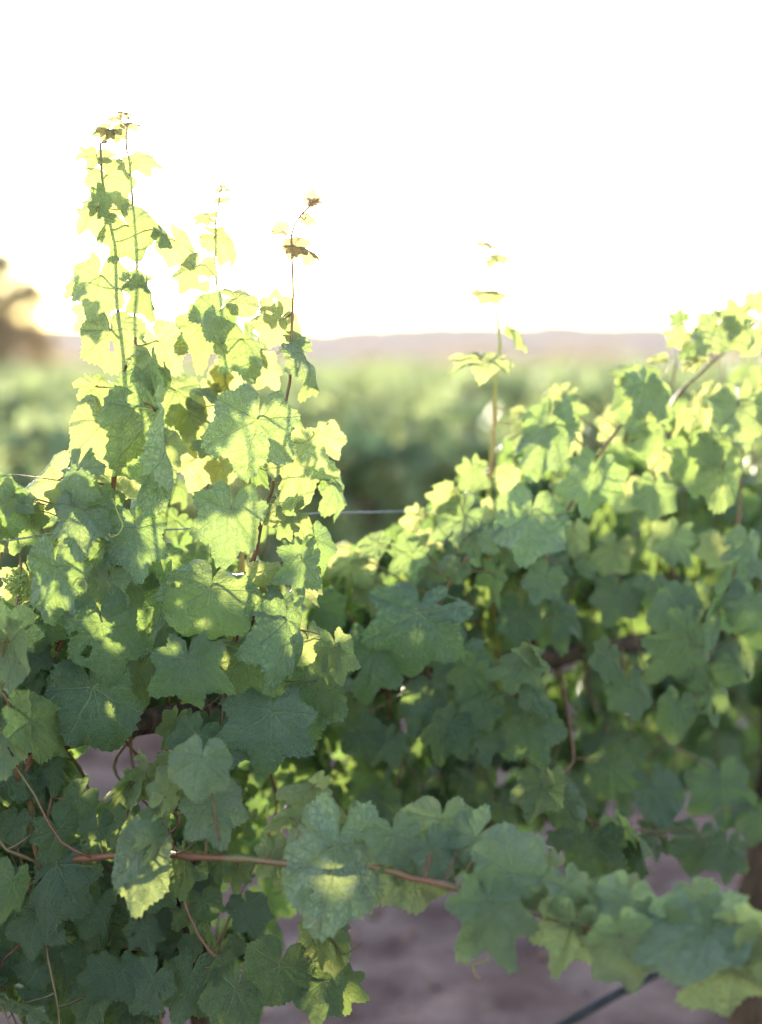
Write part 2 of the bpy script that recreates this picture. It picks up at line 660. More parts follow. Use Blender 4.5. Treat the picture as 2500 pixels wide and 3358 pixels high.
for i in range(6):  # unseen row, added to keep sky light off the lower leaves
    p = NRM * (ROW_N - 3.3) + ROW * (-5.2 + 1.65 * i)
    mw, mf = RVM[i % 4]
    e = empty('grapevine', (p.x, p.y, 0))
    e.rotation_euler = (0, 0, math.atan2(ROW.y, ROW.x))
    e.scale = (1, 1.1, 1.0)
    tag(e, 'unseen grapevine of the next row, added behind the camera to shade the lower leaves', 'grapevine', 'unseen vines added behind the camera for shade')
    for nme, me in (('trunk', mw), ('foliage', mf)):
        o = bpy.data.objects.new(nme, me)
        COL.objects.link(o)
        o.parent = e

# ------------------------------------------------------------------ grape leaves
KEYS = [(0, 1.0), (24, .74), (50, .88), (76, .62), (103, .70), (128, .53), (150, .58), (168, .42), (176, .16), (180, .06)]


def outline(th, lob, r):
    """radius of the leaf margin at th degrees from the tip"""
    a = abs(th)
    for (a0, r0), (a1, r1) in zip(KEYS, KEYS[1:]):
        if a0 <= a <= a1:
            t = (a - a0) / (a1 - a0)
            t = t * t * (3 - 2 * t)
            v = r0 + (r1 - r0) * t
            break
    mean = 0.86 - 0.0021 * a
    return v if a > 160 else mean + (v - mean) * lob


def leaf_mesh(seed, lob=1.0, ky=0.6, kx=0.4, wave=0.06, fold=0.0, teeth=23, rings=(0.10, 0.26, .43, .6, .76, .9, 1.0), hole=0):
    r = random.Random(seed)
    n = teeth * 2 * 3                      # three points for each tooth
    ph = [r.random() * 6.28 for _ in range(6)]
    asym = r.uniform(-.06, .06)
    pts = [(0.0, 0.0, 0.0)]
    flat = [(0.0, 0.0)]
    rim = []
    for i in range(n):
        th = -180 + 360 * (i + .5) / n
        rad = outline(th, lob, r) * (1 + asym * math.sin(math.radians(th)))
        rad *= 1 + .035 * math.sin(3 * math.radians(th) + ph[0])
        k = i % 3
        if k == 0:
            big = r.uniform(.25, 1.15)
        if abs(th) < 165:
            rad *= 1 + (0.062 if k == 1 else (-0.022 if k == 0 else 0.012)) * big
        rim.append((math.radians(th), rad))
    for q in rings:
        for th, rad in rim:
            rr = rad * q
            if q < 1:
                rr = (rad * .55 + .45 * outline(math.degrees(th), lob * .5, r)) * q if abs(th) < 2.9 else rad * q
                rr = min(rr, rad * (q + .04))
            x, y = math.sin(th) * rr, math.cos(th) * rr
            flat.append((x, y))
            # pucker between the veins, waves at the margin
            dv = min(abs(((math.degrees(abs(th)) - a + 180) % 360) - 180) for a in (0, 50, 104))
            pz = .045 * math.sin(math.radians(min(dv, 26) / 26 * 90)) * min(1, rr * 2)
            wz = wave * q ** 2.4 * (math.sin(5 * th + ph[2]) + .7 * math.sin(9 * th + ph[3]) + .4 * math.sin(15 * th + ph[4])) * rad
            nz = .085 * noise.noise(Vector((x * 2.6 + seed * 1.7, y * 2.6, seed * .31))) + .03 * noise.noise(Vector((x * 9, y * 9 + seed, 2)))
            z = pz + wz + nz - fold * abs(x)
            # bend across, then along
            kxx = kx * (1 + .3 * math.sin(ph[5] + 3 * y))
            if abs(kxx) > 1e-3:
                X = math.sin(kxx * x) / kxx; dz = -(1 - math.cos(kxx * x)) / kxx
            else:
                X, dz = x, 0
            z += dz
            if abs(ky) > 1e-3:
                Y = (1 / ky + z) * math.sin(ky * y) if False else math.sin(ky * y) / ky + z * math.sin(ky * y) * .6
                Z = z * math.cos(ky * y) - (1 - math.cos(ky * y)) / ky
            else:
                Y, Z = y, z
            pts.append((X, Y, Z))
    fs = []
    for i in range(n):
        j = (i + 1) % n
        if j != 0:
            fs.append((0, 1 + j, 1 + i))
        for q in range(len(rings) - 1):
            if j == 0:
                continue                       # the sinus where the stalk joins stays open
            a = 1 + q * n
            fs.append((a + i, a + j, a + n + j, a + n + i))
    for _ in range(hole):
        a0, r0, s0 = r.uniform(-2.3, 2.3), r.uniform(.35, .7), r.uniform(.035, .075)
        c0 = (math.sin(a0) * r0, math.cos(a0) * r0)
        fs = [f for f in fs if len(f) < 4 or min(math.hypot(flat[i][0] - c0[0], (flat[i][1] - c0[1]) * 1.3) for i in f) > s0]
    me = bpy.data.meshes.new('leaf')
    me.from_pydata(pts, [], [f[::-1] for f in fs] if False else fs)
    uvl = me.uv_layers.new(name='flat')
    idx = np.empty(len(me.loops), dtype=np.int32)
    me.loops.foreach_get('vertex_index', idx)
    fl = np.array(flat, dtype=np.float32) * .25 + .5
    uvl.data.foreach_set('uv', fl[idx].ravel())
    me.materials.append(M_LEAF)
    me.polygons.foreach_set('use_smooth', [True] * len(me.polygons))
    me.update()
    # upper face is +Z
    if sum(p.normal.z * p.area for p in me.polygons) < 0:
        me.flip_normals()
    return me


FILL = []
_fr = random.Random(77)
for i in range(16):
    FILL.append(leaf_mesh(500 + i, _fr.uniform(.5, 1.5), _fr.uniform(-.3, 1.3), _fr.uniform(-.2, 1.4), _fr.uniform(.04, .10), _fr.uniform(0, .25),
                          rings=(.12, .34, .58, .82, 1.0)))
TINY = [leaf_mesh(700 + i, 1.5, _fr.uniform(.2, 1.0), _fr.uniform(.5, 2.2), .05, .3, teeth=11, rings=(.3, .65, 1.0)) for i in range(4)]


INNER = [leaf_mesh(800 + i, _fr.uniform(.6, 1.4), _fr.uniform(0, 1.0), _fr.uniform(0, 1.2), .06, .1, teeth=11, rings=(.35, .7, 1.0)) for i in range(6)]
INNER_UV = {}
for me_ in INNER:
    a_ = np.empty(len(me_.loops) * 2, dtype=np.float32)
    me_.uv_layers['flat'].data.foreach_get('uv', a_)
    INNER_UV[me_.name] = a_


class Vine:
    def __init__(self, label, base):
        self.root = empty('grapevine', base)
        tag(self.root, label, 'grapevine', 'vines of the front row')
        self.shoots = []          # [points, radii, MB, leaves]
        self.nleaf = 0

    def shoot(self, pts, r0=.0040, r1=.0014, mat=None):
        pl = spline(pts, .02)
        n = len(pl)
        rad = []
        acc = 0
        for i in range(n):
            if i:
                acc += (pl[i] - pl[i - 1]).length
            b = r0 + (r1 - r0) * i / max(1, n - 1)
            node = (acc % .075) / .075
            rad.append(b * (1 + .45 * math.exp(-((node - .5) / .10) ** 2)))
        mb = MB()
        mb.tube(pl, rad, 8)
        self.shoots.append([pl, rad, mb, [], mat or M_CANE])
        return self.shoots[-1]

    def nearest(self, p, pool=None):
        best = None
        for s in (pool or self.shoots):
            for i, q in enumerate(s[0]):
                d = (q - p).length
                # a stalk prefers to run upwards from the node to the blade
                d2 = d + .5 * max(0, q.z - p.z - .02)
                if best is None or d2 < best[0]:
                    best = (d2, d, q, s)
        return best

    def leaf(self, J, axis, nrm, length, w=1.0, me=None, color=(0, 0, 0), shoot=None, stalk=True, node=None):
        Y = axis.normalized()
        Z = (nrm - Y * nrm.dot(Y)).normalized()
        X = Y.cross(Z)
        mat = Matrix(((X.x * length * w, Y.x * length, Z.x * length, J.x), (X.y * length * w, Y.y * length, Z.y * length, J.y),
                      (X.z * length * w, Y.z * length, Z.z * length, J.z), (0, 0, 0, 1)))
        if node is None:
            near = self.nearest(J, [shoot] if shoot else None)
            d, q, s = near[1], near[2], near[3]
        else:
            q, s = node, shoot
            d = (q - J).length
        if stalk:
            if d > .20:
                q = J + (q - J) * (.16 / d)
            c1 = J - Z * .012 - Y * min(.035, d * .35)
            c2 = q.lerp(J, .35) + Vector((0, 0, -.006))
            pl = []
            m = 8
            for i in range(m + 1):
                t = i / m
                pl.append(J * (1 - t) ** 3 + c1 * 3 * t * (1 - t) ** 2 + c2 * 3 * t * t * (1 - t) + q * t ** 3)
            rr = max(.0007, min(.0017, length * .016))
            s[2].tube(pl, [rr * (1 + .5 * (i / m) ** 3) for i in range(m + 1)], 6)
        o = bpy.data.objects.new('leaf', me)
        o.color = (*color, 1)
        s[3].append((o, mat))
        self.nleaf += 1
        return o

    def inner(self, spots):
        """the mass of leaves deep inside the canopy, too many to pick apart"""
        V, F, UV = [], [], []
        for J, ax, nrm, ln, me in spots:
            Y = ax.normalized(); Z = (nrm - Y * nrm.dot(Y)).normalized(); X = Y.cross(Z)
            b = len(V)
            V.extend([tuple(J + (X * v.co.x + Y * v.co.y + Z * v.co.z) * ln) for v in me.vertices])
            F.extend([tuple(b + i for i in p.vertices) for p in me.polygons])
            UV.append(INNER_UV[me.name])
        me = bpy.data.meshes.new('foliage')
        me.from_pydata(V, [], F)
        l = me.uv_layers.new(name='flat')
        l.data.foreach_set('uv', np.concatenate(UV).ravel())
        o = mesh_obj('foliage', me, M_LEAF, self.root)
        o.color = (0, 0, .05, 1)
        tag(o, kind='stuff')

    def finish(self):
        for pl, rad, mb, leaves, mat in self.shoots:
            so = mb.build('shoot', mat, self.root)
            for o, m in leaves:
                COL.objects.link(o)
                o.parent = so
                o.matrix_basis = m


def near(d):
    return d if d > 2.06 else 2.06 - (2.06 - d) * .74


def cam_vec(a, b, c):
    return RIGHT * a + UP * b - FWD * c


SEED = [0]


def hand_leaf(vine, line):
    """tile jx jy tx ty depth nx ny side width young [pink felt] [name=value ...]: a leaf measured from the photograph"""
    w = line.split()
    ex = dict(p.split('=') for p in w if '=' in p)
    w = [p for p in w if '=' not in p]
    t = w[0]
    jx, jy, tx, ty, d, nx, ny, side, wd, young = map(float, w[1:11])
    front = d < 1.95
    d = d - .06 if d > 2.25 else d
    d = near(d)
    pink = float(ex.get('pink', 0)); felt_skylight = float(ex.get('felt_skylight', 0))
    SEED[0] += 1
    r = random.Random(SEED[0] * 7 + 3)
    nx = max(-.85, min(.85, nx + r.gauss(0, .1 if front else .2)))
    ny = max(-.5, min(.8, ny + r.gauss(.03, .1 if front else .18)))
    a, b = spx(t, jx, jy)
    c, e = spx(t, tx, ty)
    J = at(a, b, d)
    nz = side * math.sqrt(max(.04, 1 - nx * nx - ny * ny))
    dx, dy = c - a, -(e - b)
    L2 = math.hypot(dx, dy)
    az = -(nx * dx + ny * dy) / nz
    az = max(-1.1 * L2, min(1.1 * L2, az))
    axis = cam_vec(dx, dy, az)
    length = axis.length * d / FPX * (1.0 if front else 1.2 if L2 < 60 else .9 if b < 1250 else 1.02)
    small = length < .035
    if r.random() < .22 and not small and 'kx' not in ex:
        ex[r.choice(('kx', 'ky'))] = r.uniform(1.3, 2.0)
        length *= 1.12
    felt_skylight = min(1, felt_skylight + .6 * max(0, min(1, (2000 - b) / 600)) + (.2 if d > 2.25 else 0)) * (.65 if b > 2000 and not front else 1)  # higher leaves painted paler, standing in for veiling sky light
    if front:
        felt_skylight = min(1, felt_skylight + .5); young = min(1, young + .25)  # near leaves painted paler and younger to imitate open sky light
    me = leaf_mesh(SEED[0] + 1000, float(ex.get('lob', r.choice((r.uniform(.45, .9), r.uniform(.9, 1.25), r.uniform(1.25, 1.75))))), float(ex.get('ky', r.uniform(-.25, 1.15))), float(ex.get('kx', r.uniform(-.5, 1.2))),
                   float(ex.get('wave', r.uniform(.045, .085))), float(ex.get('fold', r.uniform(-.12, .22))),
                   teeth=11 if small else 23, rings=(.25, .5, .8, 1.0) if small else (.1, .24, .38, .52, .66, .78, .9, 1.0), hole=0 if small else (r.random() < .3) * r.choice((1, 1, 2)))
    vine.leaf(J, axis, cam_vec(nx, ny, nz), length, wd, me, (young, pink, felt_skylight))


def pts(t, d, *xy):
    """polyline measured on a tile; d is one depth or (start, end)"""
    n = len(xy) // 2
    d0, d1 = d if isinstance(d, tuple) else (d, d)
    out = []
    for i in range(n):
        a, b = spx(t, xy[2 * i], xy[2 * i + 1])
        out.append(at(a, b, near(d0 + (d1 - d0) * i / max(1, n - 1))))
    return out


def wobble(p0, p1, k, amp, r):
    out = [p0]
    for i in range(1, k):
        out.append(p0.lerp(p1, i / k) + Vector((r.gauss(0, amp), r.gauss(0, amp), r.gauss(0, amp * .5))))
    return out + [p1]


def fill_shoot(vine, base, tip, r, keep, step=.06, size=(.05, .075), young=(0, .25), face=-1, amp=.02, green=False):
    s = vine.shoot(wobble(base, tip, 4, amp, r), .0026, .0012, M_GREEN if green else None)
    pl = s[0]
    acc, side = 0, 1
    for i in range(1, len(pl)):
        acc += (pl[i] - pl[i - 1]).length
        if acc < step * r.uniform(.7, 1.3):
            continue
        acc = 0
        side = -side
        if vine.nleaf >= 297:
            return
        t = i / len(pl)
        out = (ROW * side * r.uniform(.3, 1.0) + NRM * r.uniform(-1.0, .8) + Vector((0, 0, r.uniform(.1, .6)))).normalized()
        J = pl[i] + out * r.uniform(.05, .10)
        if not keep(*proj(J)):
            continue
        nrm = (NRM * (face if r.random() < .6 else -face) * r.uniform(.4, 1) + ROW * r.gauss(0, .5) + Vector((0, 0, r.uniform(.1, .9)))).normalized()
        ax = (Vector((0, 0, -1)) * r.uniform(.4, 1) + out * r.uniform(.2, .9))
        ln = r.uniform(*size) * (1 - .45 * t * t)
        yg = min(1, r.uniform(*young) + .5 * max(0, t - .7))
        vine.leaf(J, ax, nrm, ln, r.uniform(.85, 1.05), r.choice(FILL), (yg, 0, r.random() * .25), shoot=s, node=pl[i])


def inner_spots(n, r, x0, x1, ztop, zbot, keep, o0, o1):
    out = []
    while len(out) < n:
        px = r.uniform(x0, x1)
        z = r.uniform(zbot, ztop)
        J = row_point(px, z, r.uniform(o0, o1) + .05 * noise.noise(Vector((px / 90, z * 9, 1))))
        n -= 0.02
        if not keep(*proj(J)):
            continue
        nrm = Vector((r.gauss(0, .6), -r.uniform(.2, 1) if r.random() < .6 else r.uniform(.2, 1), r.uniform(0, .9)))
        ax = Vector((r.gauss(0, .5), r.gauss(0, .4), -r.uniform(.3, 1)))
        out.append((J, ax, nrm, r.uniform(.042, .066), r.choice(INNER)))
    return out


def interp(x, tab):
    if x <= tab[0][0]:
        return tab[0][1]
    for (a, b), (c, d) in zip(tab, tab[1:]):
        if x <= c:
            return b + (d - b) * (x - a) / (c - a)
    return tab[-1][1]


# ------------------------------------------------------------------ left vine, in focus
base_l = row_point(640, 0, .06)
VL = Vine('tall backlit grapevine in sharp focus with thin shoots rising above the wire', base_l)
wood = MB()
head = row_point(620, .86, .07)
wood.tube(spline([base_l - Vector((0, 0, .1)), base_l + Vector((.03, .02, .25)), base_l + Vector((-.02, .03, .55)), head, head + Vector((.03, .03, .045))], .03), .028, 14, .45)
wood.build('trunk', M_BARK, VL.root)
cord = MB()
CL0, CL1 = row_point(-150, .90, .07), row_point(1050, .90, .08)
cord.tube(spline([CL0, row_point(80, .905, .06), row_point(350, .91, .05), head + Vector((0, 0, .045)), row_point(820, .90, .07), CL1], .03), .017, 12, .5)
cord.build('cordon', M_BARK, VL.root)

# shoots that can be followed in the photograph
VL.shoot([row_point(300, .92, .03)] + pts('S', (2.09, 2.05), 172, 2200, 180, 2150, 250, 2010, 300, 1900, 322, 1850, 367, 1650, 372, 1590, 400, 1350, 412, 1300, 405, 1150,
                                          385, 1000, 380, 830, 375, 790, 355, 700, 335, 580, 330, 470), .0046, .0015)
VL.shoot([row_point(420, .92, .06)] + pts('S', (2.13, 2.1), 470, 2200, 520, 1900, 480, 1500, 450, 1200, 442, 1040, 445, 980, 450, 870, 440, 705, 437, 680, 425, 530, 415, 485, 417, 420, 425, 385), .004, .0009)
VL.shoot([row_point(600, .92, .1)] + pts('S', (2.2, 2.15), 760, 2100, 800, 1700, 790, 1420, 767, 1315, 742, 1260, 735, 1190, 720, 1100, 717, 1000, 705, 860, 705, 815, 707, 730, 714, 680, 725, 620), .004, .0009, M_GREEN)
VL.shoot([row_point(720, .92, .03)] + pts('S', (2.1, 2.05), 735, 2250, 762, 2145, 772, 2100, 800, 1930, 825, 1850, 840, 1810, 845, 1780, 865, 1675, 885, 1625, 895, 1590, 907, 1485,
                                          945, 1280, 952, 1240, 957, 1090, 962, 966, 959, 867, 957, 769, 987, 705, 1044, 652), .0048, .0010)
VL.shoot([row_point(700, .92, .02)] + pts('S', (2.12, 2.1), 815, 2085, 835, 2000, 850, 1900, 895, 1860), .0034, .0016)
VL.shoot([row_point(120, .92, .02)] + pts('S', (1.99, 1.95), 60, 2560, 62, 2480, 70, 2440, 40, 2330, 10, 2270), .004, .002)
VL.shoot([row_point(20, .92, .0)] + pts('S', (1.97, 1.97), 30, 2480, 110, 2600, 130, 2640, 200, 2760, 300, 2812), .0016, .0016)
# the long cane that flops forward across the picture
VL.shoot([row_point(60, .9, .02)] + pts('S', (2.06, 1.99), 130, 2830, 220, 2820, 300, 2812) + pts('S', (1.95, 1.86), 490, 2800, 675, 2812, 826, 2818)
         + pts('S', (1.84, 1.72), 920, 2830, 1230, 2842, 1350, 2880, 1455, 2900) + pts('S', (1.70, 1.62), 1741, 2988, 1830, 3015, 1943, 3043, 2150, 3080, 2308, 3125, 2450, 3179, 2600, 3240), .0050, .0036)
VL.shoot(pts('S', (2.0, 1.98), 930, 3250, 1010, 3140, 1060, 3080, 1080, 3055) + pts('S', 1.97, 1120, 3130, 1160, 3110, 1185, 3090), .0024, .0010)
VL.shoot([row_point(500, .86, -.05)] + pts('S', (2.06, 2.03), 620, 3000, 760, 3180, 900, 3190, 1000, 3120, 1050, 3070), .0022, .0016)
VL.shoot([row_point(400, .86, .0)] + pts('S', (2.1, 2.08), 430, 2900, 480, 3100, 520, 3300, 540, 3420), .0024, .0016)
VL.shoot([row_point(150, .86, .0)] + pts('S', (2.05, 2.03), 130, 2900, 150, 3100, 190, 3300, 200, 3420), .0024, .0016)

